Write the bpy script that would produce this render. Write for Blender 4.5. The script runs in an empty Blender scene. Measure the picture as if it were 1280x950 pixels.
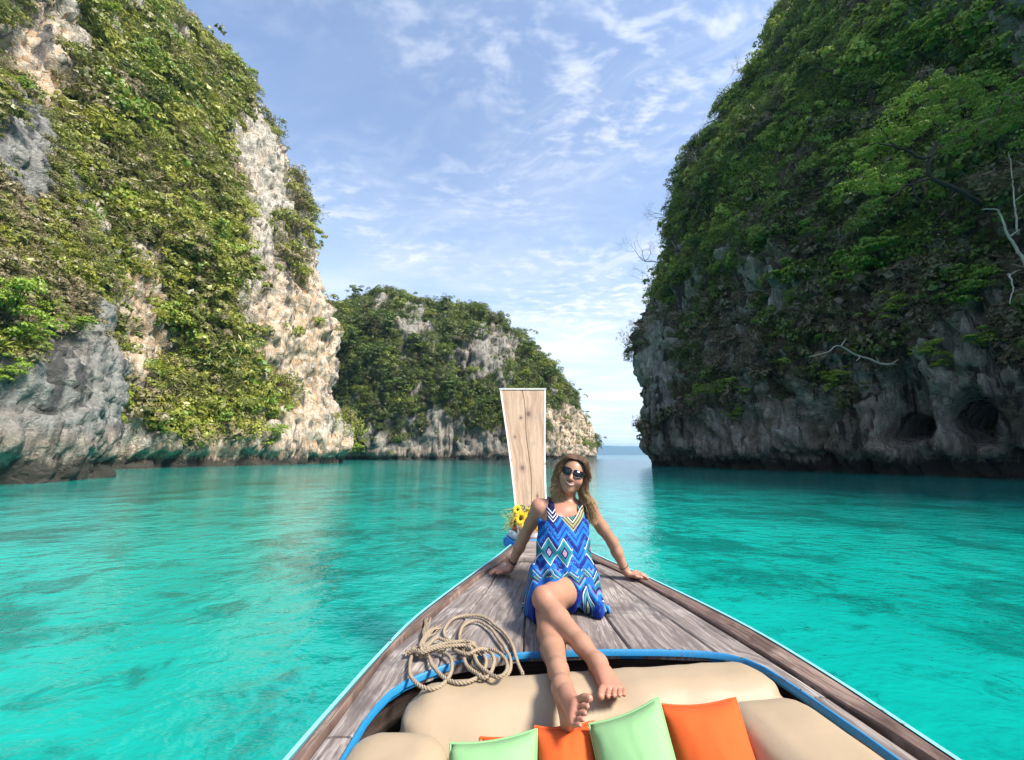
import bpy, math, random
import numpy as np
from mathutils import Vector, Matrix

# ------------------------------------------------------------------ camera, sky, sun, exposure
SC = bpy.context.scene
COL = SC.collection
ZC = 1.9                                   # eye height above the water
FPX = 480.0                                # focal length in photo pixels (1280 wide)
TH = math.atan(93 / FPX)                   # camera pitched up: horizon 93 px under the centre
CT, ST = math.cos(TH), math.sin(TH)
cam_d = bpy.data.cameras.new('camera')
cam = bpy.data.objects.new('camera', cam_d)
COL.objects.link(cam)
cam.location = (0, 0, ZC)
cam.rotation_euler = (math.pi / 2 + TH, 0, 0)
cam_d.sensor_width = 36
cam_d.lens = 36 * FPX / 1280
cam_d.clip_start = 0.05
cam_d.clip_end = 30000
SC.camera = cam

SUN_EL, SUN_AZ = 46.0, 122.0               # azimuth clockwise from +Y (the way the camera looks)
sun_d = bpy.data.lights.new('sun', 'SUN')
sun_d.energy = 4.6
sun_d.angle = math.radians(12)
sun_d.color = (1.0, 0.93, 0.82)
sun = bpy.data.objects.new('sun', sun_d)
COL.objects.link(sun)
_e, _a = math.radians(SUN_EL), math.radians(SUN_AZ)
SUNV = Vector((math.sin(_a) * math.cos(_e), math.cos(_a) * math.cos(_e), math.sin(_e)))
sun.rotation_euler = SUNV.to_track_quat('Z', 'Y').to_euler()
sun.location = SUNV * 200

SC.view_settings.view_transform = 'Standard'
SC.view_settings.look = 'None'
SC.view_settings.gamma = 1
SC.view_settings.exposure = 1.05
SC.view_settings.use_curve_mapping = False
SC.render.engine = 'CYCLES'
SC.cycles.use_denoising = True
SC.cycles.max_bounces = 6
SC.cycles.diffuse_bounces = 3
SC.cycles.glossy_bounces = 3
SC.cycles.transmission_bounces = 4
SC.cycles.transparent_max_bounces = 8
SC.cycles.volume_bounces = 0
SC.cycles.caustics_reflective = False
SC.cycles.caustics_refractive = False
SC.cycles.sample_clamp_indirect = 6


class NT:
    """small helper to write node graphs"""
    def __init__(self, nt):
        self.nt = nt
        nt.nodes.clear()

    def n(self, typ, ins=None, **props):
        nd = self.nt.nodes.new(typ)
        for k, v in props.items():
            setattr(nd, k, v)
        for k, v in (ins or {}).items():
            s = nd.inputs[k]
            if isinstance(v, bpy.types.NodeSocket):
                self.nt.links.new(v, s)
            else:
                if s.type == 'RGBA' and len(v) == 3:
                    v = (*v, 1)
                s.default_value = v
        return nd

    def math(self, op, a, b=0.0, c=0.0, clamp=False):
        nd = self.n('ShaderNodeMath', {0: a, 1: b, 2: c}, operation=op)
        nd.use_clamp = clamp
        return nd.outputs[0]

    def vmul(self, v, s):
        return self.n('ShaderNodeVectorMath', {0: v, 1: s}, operation='MULTIPLY').outputs[0]

    def vadd(self, v, s):
        return self.n('ShaderNodeVectorMath', {0: v, 1: s}, operation='ADD').outputs[0]

    def noise(self, v, scale, detail=3.0, rough=0.55, dist=0.0, out='Fac'):
        return self.n('ShaderNodeTexNoise', {'Vector': v, 'Scale': scale, 'Detail': detail, 'Roughness': rough,
                                             'Distortion': dist}).outputs[out]

    def ramp(self, f, stops, interp='LINEAR'):
        nd = self.n('ShaderNodeValToRGB', {'Fac': f})
        cr = nd.color_ramp
        cr.interpolation = interp
        while len(cr.elements) < len(stops):
            cr.elements.new(0.5)
        for e, (p, c) in zip(cr.elements, stops):
            e.position = p
            if not isinstance(c, (tuple, list)):
                c = (c, c, c)
            e.color = (*c, 1) if len(c) == 3 else c
        return nd.outputs[0]

    def mix(self, f, a, b, blend='MIX'):
        nd = self.n('ShaderNodeMix', data_type='RGBA', blend_type=blend)
        for i, v in ((0, f), (6, a), (7, b)):
            s = nd.inputs[i]
            if isinstance(v, bpy.types.NodeSocket):
                self.nt.links.new(v, s)
            else:
                s.default_value = (*v, 1) if isinstance(v, (tuple, list)) and len(v) == 3 else v
        return nd.outputs[2]

    def mrange(self, f, a, b, c=0.0, d=1.0, smooth=True):
        nd = self.n('ShaderNodeMapRange', {0: f, 1: a, 2: b, 3: c, 4: d})
        nd.interpolation_type = 'SMOOTHSTEP' if smooth else 'LINEAR'
        return nd.outputs[0]


def build_world():
    w = bpy.data.worlds.new('World')
    SC.world = w
    w.use_nodes = True
    g = NT(w.node_tree)
    sky = g.n('ShaderNodeTexSky', sky_type='NISHITA', sun_disc=False)
    sky.sun_elevation = math.radians(SUN_EL)
    sky.sun_rotation = math.radians(SUN_AZ)
    sky.air_density = 1.0
    sky.dust_density = 0.7
    sky.ozone_density = 2.4
    b1 = g.n('ShaderNodeBackground', {'Color': sky.outputs[0], 'Strength': 0.15})
    d = g.n('ShaderNodeTexCoord').outputs['Generated']
    sep = g.n('ShaderNodeSeparateXYZ', {0: d})
    z = g.math('MAXIMUM', sep.outputs[2], 0.0)
    zz = g.math('ADD', z, 0.10)
    px = g.math('DIVIDE', sep.outputs[0], zz)
    py = g.math('DIVIDE', sep.outputs[1], zz)
    p = g.n('ShaderNodeCombineXYZ', {0: px, 1: py, 2: 0.0}).outputs[0]
    # mackerel cloudlets inside broad fields
    field = g.mrange(g.noise(g.vadd(p, (3.1, 7.7, 0)), 0.75, 3, 0.5), 0.43, 0.66)
    warp = g.noise(p, 2.2, 2, 0.5, out='Color')
    pw = g.vadd(p, g.vmul(warp, (0.18, 0.18, 0)))
    rip = g.mrange(g.noise(g.vmul(pw, (1.0, 1.7, 1)), 10.0, 3, 0.6), 0.42, 0.72)
    mack = g.math('MULTIPLY', field, rip)
    # long wispy streaks
    pr = g.n('ShaderNodeVectorRotate', {'Vector': pw, 'Angle': math.radians(38)}, rotation_type='Z_AXIS').outputs[0]
    wisp = g.mrange(g.noise(g.vmul(pr, (0.45, 2.6, 1)), 1.6, 7, 0.62, 0.15), 0.50, 0.82)
    wf = g.mrange(g.noise(g.vadd(p, (9.0, 1.0, 0)), 0.9, 2, 0.5), 0.40, 0.62)
    wisp = g.math('MULTIPLY', wisp, wf)
    # broad thin veil, gathering towards the horizon because the layer is seen edge-on there
    veil = g.mrange(g.noise(g.vmul(pw, (0.6, 1.0, 1)), 1.1, 6, 0.6, 0.2), 0.35, 0.75)
    low = g.mrange(z, 0.78, 0.04)
    veil = g.math('MULTIPLY', veil, g.math('ADD', g.math('MULTIPLY', low, 0.9), 0.22))
    base = g.math('ADD', g.math('MULTIPLY', g.math('POWER', low, 1.5), 0.54), 0.08)
    f = g.math('MAXIMUM', g.math('MULTIPLY', mack, 0.55), g.math('MULTIPLY', wisp, 0.75))
    f = g.math('ADD', f, g.math('MULTIPLY', veil, 0.55))
    f = g.math('ADD', f, base, clamp=True)
    f = g.math('MINIMUM', f, 0.93)
    shade = g.noise(g.vmul(pw, (0.5, 1.6, 1)), 1.8, 5, 0.55)
    cc = g.ramp(shade, [(0.30, (0.66, 0.75, 0.90)), (0.60, (0.97, 0.98, 1.0))])
    b2 = g.n('ShaderNodeBackground', {'Color': cc, 'Strength': 0.63})
    mx = g.n('ShaderNodeMixShader', {0: f, 1: b1.outputs[0], 2: b2.outputs[0]})
    g.n('ShaderNodeOutputWorld', {0: mx.outputs[0]})


build_world()


# ------------------------------------------------------------------ helpers
def ray(x, y):
    a = (x - 640) / FPX
    b = (475 - y) / FPX
    return np.array((a, CT - b * ST, ST + b * CT))


def at_Y(x, y, Y):
    """point on the ray through a photo pixel, at distance Y ahead"""
    r = ray(x, y)
    return np.array((r[0] / r[1] * Y, Y, ZC + r[2] / r[1] * Y))


def at_z(x, y, z):
    r = ray(x, y)
    t = (z - ZC) / r[2]
    return np.array((r[0] * t, r[1] * t, z))


def proj(P):
    P = np.asarray(P, float)
    dx, dy, dz = P[..., 0], P[..., 1], P[..., 2] - ZC
    depth = np.maximum(dy * CT + dz * ST, 0.01)
    up = -dy * ST + dz * CT
    return 640 + FPX * dx / depth, 475 - FPX * up / depth, depth


_rng = np.random.RandomState(7)
_perm = np.concatenate([_rng.permutation(256)] * 3)
_grad = _rng.normal(size=(256, 3))
_grad /= np.linalg.norm(_grad, axis=1)[:, None]


def pnoise(P):
    P = np.asarray(P, float)
    i = np.floor(P).astype(int)
    f = P - i
    i &= 255
    u = f * f * f * (f * (f * 6 - 15) + 10)
    res = 0
    for dx in (0, 1):
        wx = u[..., 0] if dx else 1 - u[..., 0]
        for dy in (0, 1):
            wy = u[..., 1] if dy else 1 - u[..., 1]
            for dz in (0, 1):
                wz = u[..., 2] if dz else 1 - u[..., 2]
                h = _perm[_perm[_perm[(i[..., 0] + dx) & 255] + ((i[..., 1] + dy) & 255)] + ((i[..., 2] + dz) & 255)]
                gr = _grad[h & 255]
                dot = gr[..., 0] * (f[..., 0] - dx) + gr[..., 1] * (f[..., 1] - dy) + gr[..., 2] * (f[..., 2] - dz)
                res = res + wx * wy * wz * dot
    return res * 1.6


def fbm(P, octv=4, rough=0.5):
    P = np.asarray(P, float)
    a, s, r = 1.0, 0.0, 0
    for k in range(octv):
        r = r + a * pnoise(P * (2 ** k) + 17.3 * k)
        s += a
        a *= rough
    return r / s


def sstep(x, a, b):
    t = np.clip((x - a) / (b - a), 0, 1)
    return t * t * (3 - 2 * t)


def mesh_np(name, V, F, mats=(), smooth=True, attrs=None):
    """mesh from arrays; F is (n,3) or (n,4) or a list of tuples"""
    me = bpy.data.meshes.new(name)
    V = np.ascontiguousarray(V, dtype=np.float32)
    if isinstance(F, np.ndarray):
        n, k = F.shape
        me.vertices.add(len(V))
        me.vertices.foreach_set('co', V.ravel())
        me.loops.add(n * k)
        me.loops.foreach_set('vertex_index', np.ascontiguousarray(F, dtype=np.int32).ravel())
        me.polygons.add(n)
        me.polygons.foreach_set('loop_start', np.arange(n, dtype=np.int32) * k)
        me.update(calc_edges=True)
        me.validate()
    else:
        me.from_pydata([tuple(v) for v in V], [], [tuple(f) for f in F])
        me.update()
    for m in mats:
        me.materials.append(m)
    if smooth:
        me.polygons.foreach_set('use_smooth', np.ones(len(me.polygons), dtype=bool))
    for k, a in (attrs or {}).items():
        a = np.ascontiguousarray(a, dtype=np.float32)
        if a.ndim == 1:
            me.attributes.new(k, 'FLOAT', 'POINT').data.foreach_set('value', a)
        else:
            me.attributes.new(k, 'FLOAT_VECTOR', 'POINT').data.foreach_set('vector', a.ravel())
    return me


def link(name, me, parent=None, loc=None):
    o = bpy.data.objects.new(name, me)
    COL.objects.link(o)
    if parent is not None:
        o.parent = parent
    if loc is not None:
        o.location = loc
    return o


def tag(o, label=None, cat=None, group=None, kind=None):
    if label:
        o['label'] = label
    if cat:
        o['category'] = cat
    if group:
        o['group'] = group
    if kind:
        o['kind'] = kind
    return o


def thing(name, label, cat, loc=(0, 0, 0), group=None):
    o = bpy.data.objects.new(name, None)
    o.empty_display_size = 0.1
    COL.objects.link(o)
    o.location = loc
    return tag(o, label, cat, group)


def part(name, V, F, mat, parent, smooth=True, attrs=None):
    """a mesh in world coordinates parented to a thing whose origin is not the world's"""
    V = np.asarray(V, float)
    off = np.zeros(3)
    p = parent
    while p is not None:
        off = off + np.array(p.location)
        p = p.parent
    return link(name, mesh_np(name, V - off, F, [mat], smooth, attrs), parent)


class MB:
    """collects shapes into one mesh"""
    def __init__(self):
        self.V, self.F, self.n, self.A = [], [], 0, []

    def add(self, V, F, a=None):
        V = np.asarray(V, float)
        self.V.append(V)
        self.F += [tuple(int(i) + self.n for i in f) for f in F]
        self.n += len(V)
        self.A.append(np.full(len(V), 0.0) if a is None else np.broadcast_to(a, (len(V),)))
        return self

    def box(self, c, s, R=None):
        v = np.array([(x, y, z) for x in (-.5, .5) for y in (-.5, .5) for z in (-.5, .5)]) * np.array(s)
        if R is not None:
            v = v @ np.array(R).T
        return self.add(v + np.array(c), [(0, 1, 3, 2), (4, 6, 7, 5), (0, 4, 5, 1), (2, 3, 7, 6), (0, 2, 6, 4), (1, 5, 7, 3)])

    def tube(self, P, r, k=8, caps=True, a=None, flat=1.0):
        P = np.asarray(P, float)
        n = len(P)
        r = np.broadcast_to(r, (n,))
        T = np.gradient(P, axis=0)
        T /= np.linalg.norm(T, axis=1)[:, None] + 1e-9
        ref = np.array((0, 0, 1.0)) if abs(T[0][2]) < 0.9 else np.array((1.0, 0, 0))
        u = np.cross(T[0], ref)
        u /= np.linalg.norm(u)
        V, A = [], []
        for i in range(n):
            u = u - T[i] * u.dot(T[i])
            u /= np.linalg.norm(u) + 1e-9
            w = np.cross(T[i], u)
            for j in range(k):
                an = 2 * math.pi * j / k
                V.append(P[i] + r[i] * (math.cos(an) * u + flat * math.sin(an) * w))
                A.append(0.0 if a is None else np.broadcast_to(a, (n,))[i])
        F = [(i * k + j, i * k + (j + 1) % k, (i + 1) * k + (j + 1) % k, (i + 1) * k + j) for i in range(n - 1) for j in range(k)]
        if caps:
            F += [tuple(range(k))[::-1], tuple((n - 1) * k + j for j in range(k))]
        return self.add(np.array(V), F, np.array(A))

    def build(self, name, mat, parent=None, smooth=True, attr=None):
        V = np.concatenate(self.V)
        at = {attr: np.concatenate(self.A)} if attr else None
        if parent is None:
            return link(name, mesh_np(name, V, self.F, [mat], smooth, at))
        return part(name, V, self.F, mat, parent, smooth, at)


def smooth_path(P, n):
    """Catmull-Rom through the points, n samples evenly along it"""
    P = np.asarray(P, float)
    Q = np.vstack([2 * P[0] - P[1], P, 2 * P[-1] - P[-2]])
    out = []
    for i in range(1, len(Q) - 2):
        for t in np.linspace(0, 1, 24, endpoint=False):
            a, b, c, d = Q[i - 1], Q[i], Q[i + 1], Q[i + 2]
            out.append(0.5 * (2 * b + (c - a) * t + (2 * a - 5 * b + 4 * c - d) * t * t + (3 * b - a - 3 * c + d) * t ** 3))
    out.append(P[-1])
    out = np.array(out)
    L = np.concatenate([[0], np.cumsum(np.linalg.norm(np.diff(out, axis=0), axis=1))])
    s = np.linspace(0, L[-1], n)
    return np.stack([np.interp(s, L, out[:, k]) for k in range(out.shape[1])], 1)


def material(name):
    m = bpy.data.materials.new(name)
    m.use_nodes = True
    return m, NT(m.node_tree)


def principled(g, color, rough=0.6, bump=None, bump_d=0.01, bump_s=0.5, **kw):
    ins = {'Base Color': color, 'Roughness': rough}
    for k, v in kw.items():
        ins[k.replace('_', ' ')] = v
    if bump is not None:
        ins['Normal'] = g.n('ShaderNodeBump', {'Height': bump, 'Strength': bump_s, 'Distance': bump_d}).outputs[0]
    b = g.n('ShaderNodeBsdfPrincipled', ins)
    g.n('ShaderNodeOutputMaterial', {0: b.outputs[0]})
    return b


def simple_mat(name, color, rough=0.6, var=0.15, scale=20.0, bump_d=0.001, **kw):
    m, g = material(name)
    o = g.n('ShaderNodeTexCoord').outputs['Object']
    nz = g.noise(o, scale, 4, 0.6)
    c = g.mix(nz, tuple(v * (1 - var) for v in color), tuple(min(1, v * (1 + var)) for v in color))
    principled(g, c, rough, nz, bump_d, 0.4, **kw)
    return m


# ------------------------------------------------------------------ setting: water
def build_water():
    m, g = material('lagoon_water')
    pos = g.n('ShaderNodeNewGeometry').outputs['Position']
    sep = g.n('ShaderNodeSeparateXYZ', {0: pos})
    # colour of the water body: pale sand shallows, weed and coral patches, deeper towards the open sea
    wob = g.noise(g.vmul(pos, (1, 1, 0)), 1.1, 2, 0.5, out='Color')
    pw = g.vadd(pos, g.vmul(g.vadd(wob, (-.5, -.5, -.5)), (0.9, 0.9, 0)))
    big = g.noise(g.vmul(pw, (1, 1, 0)), 0.055, 4, 0.55)
    c = g.mix(g.mrange(big, 0.32, 0.68), (0.001, 0.240, 0.203), (0.006, 0.405, 0.350))
    patch = g.mrange(g.noise(g.vmul(pw, (1, 1, 0)), 0.36, 8, 0.72, 0.2), 0.48, 0.60)
    patch2 = g.mrange(g.noise(g.vadd(g.vmul(pw, (1, 1, 0)), (31, 5, 0)), 1.2, 7, 0.72, 0.2), 0.53, 0.63)
    dk = g.math('MAXIMUM', g.math('MULTIPLY', patch, 0.66), g.math('MULTIPLY', patch2, 0.55))
    dk = g.math('MULTIPLY', dk, g.mrange(sep.outputs[1], 90, 20, 0.25, 1.0))
    c = g.mix(dk, c, (0.001, 0.080, 0.070))
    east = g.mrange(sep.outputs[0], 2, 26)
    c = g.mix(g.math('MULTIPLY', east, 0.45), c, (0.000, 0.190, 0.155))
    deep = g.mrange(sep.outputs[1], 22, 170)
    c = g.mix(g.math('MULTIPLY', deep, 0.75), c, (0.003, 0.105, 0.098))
    # ripples
    w1 = g.noise(g.vmul(pos, (0.8, 1.15, 1)), 0.50, 3, 0.5, 0.2)
    w2 = g.noise(g.vmul(pos, (0.75, 1.3, 1)), 2.6, 4, 0.55, 0.25)
    w3 = g.noise(g.vmul(pos, (1.0, 1.0, 1)), 9.0, 2, 0.5, 0.3)
    h = g.math('ADD', g.math('MULTIPLY', w1, 0.085), g.math('MULTIPLY', w2, 0.040))
    w4 = g.noise(g.vmul(pos, (0.7, 1.25, 1)), 5.5, 3, 0.55, 0.2)
    h = g.math('ADD', h, g.math('ADD', g.math('MULTIPLY', w3, 0.007), g.math('MULTIPLY', w4, 0.018)))
    bump = g.n('ShaderNodeBump', {'Height': h, 'Strength': 0.8, 'Distance': 1.0}).outputs[0]
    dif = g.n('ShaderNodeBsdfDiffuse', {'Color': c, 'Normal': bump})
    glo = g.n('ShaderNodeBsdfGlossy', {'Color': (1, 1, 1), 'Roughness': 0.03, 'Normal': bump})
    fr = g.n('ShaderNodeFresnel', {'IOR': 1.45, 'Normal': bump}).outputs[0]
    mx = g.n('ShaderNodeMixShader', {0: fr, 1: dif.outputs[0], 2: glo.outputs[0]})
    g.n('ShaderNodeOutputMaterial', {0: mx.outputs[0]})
    S = 9000
    xs = np.array([-S, -600, -120, -40, 0, 40, 120, 600, S])
    V = np.array([(x, y, 0) for y in xs for x in xs], float)
    k = len(xs)
    F = np.array([(j * k + i, j * k + i + 1, (j + 1) * k + i + 1, (j + 1) * k + i) for j in range(k - 1) for i in range(k - 1)])
    tag(link('water', mesh_np('water', V, F, [m])), 'clear turquoise lagoon water rippling around the boat', kind='structure')


build_water()


# ------------------------------------------------------------------ setting: cliffs
def rock_material(name, pale, dark, warm, warm_amt, veg_col, streak=1.0, tide=0.6, thr=0.5):
    m, g = material(name)
    pos = g.n('ShaderNodeNewGeometry').outputs['Position']
    sep = g.n('ShaderNodeSeparateXYZ', {0: pos})
    st = g.noise(g.vmul(pos, (1, 1, 0.07)), 0.55, 5, 0.62)          # rain streaks running down
    st2 = g.noise(g.vmul(pos, (1, 1, 0.16)), 1.9, 4, 0.65)
    bl = g.noise(pos, 0.16, 5, 0.62)
    md = g.noise(pos, 0.9, 5, 0.65)
    fine = g.noise(pos, 4.0, 8, 0.75)
    s = g.math('ADD', g.math('MULTIPLY', st2, 0.45), g.math('ADD', g.math('MULTIPLY', md, 0.35), g.math('MULTIPLY', fine, 0.2)))
    c = g.mix(g.mrange(s, thr - 0.09, thr + 0.09), tuple(0.45 * p + 0.55 * d for p, d in zip(pale, dark)), pale)
    c = g.mix(g.math('MULTIPLY', g.mrange(bl, 0.50, 0.64), warm_amt), c, warm)
    wa = g.n('ShaderNodeAttribute', attribute_name='warm').outputs['Fac']
    wc = g.mix(g.mrange(md, 0.42, 0.62), (0.50, 0.33, 0.19), (0.60, 0.53, 0.43))
    c = g.mix(g.math('MULTIPLY', wa, g.mrange(st2, 0.36, 0.56)), c, wc)
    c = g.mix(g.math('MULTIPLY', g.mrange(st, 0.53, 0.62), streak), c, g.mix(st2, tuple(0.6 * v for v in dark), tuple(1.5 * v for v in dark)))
    crk = g.n('ShaderNodeTexVoronoi', {'Vector': g.vadd(g.vmul(pos, (1, 1, 0.55)), g.vmul(g.noise(pos, 0.8, 3, 0.6, out='Color'), (1.6, 1.6, 1.6))), 'Scale': 0.55}, feature='DISTANCE_TO_EDGE').outputs['Distance']
    c = g.mix(g.math('MULTIPLY', g.mrange(crk, 0.035, 0.0), 0.35), c, tuple(0.5 * v for v in dark))
    c = g.mix(g.math('MULTIPLY', g.mrange(fine, 0.42, 0.30), 0.6), c, tuple(0.4 * v for v in dark))
    # the tide band: dark wet algae, then bleached rock
    zz = g.math('ADD', sep.outputs[2], g.math('MULTIPLY', g.math('SUBTRACT', bl, 0.5), 2.5))
    zn = g.math('ADD', zz, g.math('MULTIPLY', g.math('SUBTRACT', st2, 0.5), 2.0))
    c = g.mix(g.math('MULTIPLY', g.mrange(zn, 4.4, 2.6), tide), c, g.mix(g.mrange(st2, .38, .62), (0.12, 0.085, 0.06), (0.42, 0.33, 0.26)))
    c = g.mix(g.mrange(zn, 1.9, 1.0), c, g.mix(fine, (0.018, 0.017, 0.013), (0.06, 0.055, 0.045)))
    va = g.n('ShaderNodeAttribute', attribute_name='veg').outputs['Fac']
    vn = g.noise(pos, 1.3, 6, 0.7)
    vc = g.mix(vn, tuple(0.5 * v for v in veg_col), tuple(1.5 * v for v in veg_col))
    vc = g.mix(g.mrange(g.noise(pos, 0.5, 4, 0.6), 0.52, 0.68), vc, (0.13, 0.095, 0.06))
    va = g.math('ADD', va, g.math('MULTIPLY', g.math('SUBTRACT', vn, 0.5), 0.9))
    c = g.mix(g.mrange(va, 0.35, 0.55), c, vc)
    hb = g.math('ADD', g.math('MULTIPLY', s, 1.0), g.math('ADD', g.math('MULTIPLY', fine, 0.4), g.math('MULTIPLY', g.mrange(crk, 0.0, 0.10), 0.25)))
    principled(g, c, 0.9, hb, 0.7, 0.8)
    return m


def grid_normals(P):
    du = np.gradient(P, axis=0)
    dv = np.gradient(P, axis=1)
    n = np.cross(du, dv)
    return n / (np.linalg.norm(n, axis=2)[..., None] + 1e-9)


class Cliff:
    pass


def in_ellipses(px, py, L):
    m = np.zeros_like(px)
    for cx, cy, rx, ry in L:
        d = np.sqrt(((px - cx) / rx) ** 2 + ((py - cy) / ry) ** 2)
        m = np.maximum(m, sstep(d, 1.25, 0.6))
    return m


def make_cliff(name, label, base, profile, nu, nv, seed, mat, hscale=None, inland=1.0, amp=1.0, flute=1.0, notch=2.0,
               caves=(), rock=(), warm=(), veg_bias=0.0, green=(), block=(), vegz=4.0, lean=None, broken=1.0):
    """base: plan curve along the waterline with the lagoon on its right-hand side when inland=+1;
    profile: (inland offset, height) pairs from the water up"""
    B = smooth_path(base, nu)
    T = np.gradient(B, axis=0)
    T /= np.linalg.norm(T, axis=1)[:, None]
    N = np.stack([-T[:, 1], T[:, 0]], 1) * inland
    # keep the inland direction steady so that inner bends do not fold
    for _ in range(60):
        N[1:-1] = (N[:-2] + N[1:-1] * 2 + N[2:]) / 4
    N /= np.linalg.norm(N, axis=1)[:, None]
    if lean is not None:                       # the upper slopes fall back in one direction
        N = np.broadcast_to(np.array(lean, float) / np.hypot(*lean), N.shape).copy()
    pr = smooth_path(profile, nv)
    hs = np.ones(nu) if hscale is None else np.interp(np.linspace(0, 1, nu), *zip(*hscale))
    P = np.zeros((nu, nv, 3))
    P[..., 0] = B[:, None, 0] + N[:, None, 0] * pr[None, :, 0] * np.sqrt(hs)[:, None]
    P[..., 1] = B[:, None, 1] + N[:, None, 1] * pr[None, :, 0] * np.sqrt(hs)[:, None]
    z = pr[None, :, 1] * np.where(pr[None, :, 1] > 0, hs[:, None], 1)
    P[..., 2] = z
    n = grid_normals(P)
    N0 = np.stack([-T[:, 1], T[:, 0]], 1) * inland
    out = np.stack([-N0[:, None, 0] * np.ones((1, nv)), -N0[:, None, 1] * np.ones((1, nv)), np.zeros((nu, nv))], 2)
    if (n * out).sum() < 0:
        n = -n
    Q = P + seed * 13.7
    d = 4.6 * fbm(Q / 19, 3) + 3.0 * fbm(Q / np.array([6, 6, 9.]), 3)
    fl = 1 - np.abs(pnoise(Q / np.array([3.6, 3.6, 22.]) + 5)) * 2
    fl2 = 1 - np.abs(pnoise(Q / np.array([1.25, 1.25, 8.]) + 9)) * 2
    crack = sstep(np.abs(pnoise(Q / np.array([2.6, 2.6, 13.]) + 31)), .10, .0)
    ledge = sstep(np.abs(pnoise(Q / np.array([5., 5., 1.7]) + 57)), .08, .0)
    d = d + flute * (1.1 * fl + 0.55 * fl2 - 1.0 * crack - 0.35 * ledge)
    d = d + 1.1 * fbm(Q / np.array([1.6, 1.6, 2.4]), 3) + 0.22 * fbm(Q / 0.55, 2)
    if block:
        al = np.concatenate([[0], np.cumsum(np.linalg.norm(np.diff(B, axis=0), axis=1))])[:, None]
        rt = np.random.RandomState(int(seed * 10)).uniform(-1, 1, 4096)
        for amp_, bw, bh in block:
            bz = np.floor(P[..., 2] / bh + 0.9 * fbm(Q / (bh * 5), 2) * 2).astype(int)
            bu = np.floor(al / bw + 0.9 * fbm(Q / (bw * 5) + 9, 2) * 2 + rt[(bz * 7) % 4096]).astype(int)
            d = d + amp_ * rt[(bu * 131 + bz * 977) % 4096]
    tq = fbm(Q / np.array([2.3, 2.3, 3.4]) + 71, 3)
    tr = fbm(Q / np.array([1.1, 1.1, 1.5]) + 91, 2)
    d = d + broken * (1.3 * np.round(tq * 5) / 5 + 0.45 * np.round(tr * 4) / 4)      # broken faces
    d *= amp
    low = sstep(P[..., 2], 9, 2)
    d = d * (1 - 0.2 * low)
    # sea-worn notch and lip
    lip = notch * (0.75 + 0.7 * pnoise(np.stack([P[..., 0] / 5, P[..., 1] / 5, 0 * P[..., 0]], 2)))
    ztop = 3.0 + 1.1 * pnoise(np.stack([P[..., 0] / 7, P[..., 1] / 7, 0 * P[..., 0] + 4], 2))
    d = d - lip * sstep(P[..., 2], ztop, ztop - 2.1)
    px, py, dep = proj(P)
    for cx, cy, rx, ry, dd in caves:
        e = np.sqrt(((px - cx) / rx) ** 2 + ((py - cy) / ry) ** 2) + 0.25 * pnoise(Q / 1.5)
        d = d - dd * sstep(e, 1.1, 0.75)
    P = P + n * d[..., None]
    nn = grid_normals(P)
    if (nn * out).sum() < 0:
        nn = -nn
    px, py, dep = proj(P)
    v = 0.5 + veg_bias + 0.65 * fbm(Q / 7.5, 3) + 0.75 * fbm(Q / np.array([2.4, 2.4, 5.]), 3) + 0.35 * fbm(Q / 1.0, 2) + 0.5 * nn[..., 2] - 0.15
    v = v - 0.75 * in_ellipses(px + 26 * fbm(Q / 4 + 3, 3), py + 40 * fbm(Q / 5 + 8, 3), rock) + 0.8 * in_ellipses(px, py, green)
    v = v * sstep(P[..., 2] + 1.8 * fbm(Q / 5, 2), vegz - 1.2, vegz + 1.2)
    v = sstep(v, 0.30, 0.62)
    w = in_ellipses(px + 30 * fbm(Q / 4 + 13, 3), py + 40 * fbm(Q / 5 + 18, 3), warm)
    idx = np.arange(nu * nv).reshape(nu, nv)
    F = np.stack([idx[:-1, :-1], idx[1:, :-1], idx[1:, 1:], idx[:-1, 1:]], -1).reshape(-1, 4)
    fn = np.cross(P[1, 0] - P[0, 0], P[0, 1] - P[0, 0])
    if (np.cross(P[1:, :-1] - P[:-1, :-1], P[:-1, 1:] - P[:-1, :-1]) * out[:-1, :-1]).sum() < 0:
        F = F[:, ::-1].copy()
    V = P.reshape(-1, 3)
    o = link(name, mesh_np(name, V, F, [mat], False, {'veg': v.ravel(), 'warm': w.ravel()}))
    tag(o, label, kind='structure')
    c = Cliff()
    c.V, c.N, c.veg, c.F = V, nn.reshape(-1, 3), v.ravel(), F
    c.px, c.py, c.dep = px.ravel(), py.ravel(), dep.ravel()
    # size of the patch that each vertex stands for
    e1 = np.linalg.norm(np.gradient(P, axis=0), axis=2)
    e2 = np.linalg.norm(np.gradient(P, axis=1), axis=2)
    c.area = (e1 * e2).ravel()
    c.obj = o
    return c


def on_cliff(c, x, y, r=7):
    """the point of a cliff that shows at a photo pixel"""
    for k in (1, 2, 4, 8):
        m = np.where((abs(c.px - x) < r * k) & (abs(c.py - y) < r * k))[0]
        if len(m):
            near = m[c.dep[m] < c.dep[m].min() + 2.0]
            i = near[np.argmin((c.px[near] - x) ** 2 + (c.py[near] - y) ** 2)]
            return c.V[i], c.N[i]
    return None, None


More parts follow.
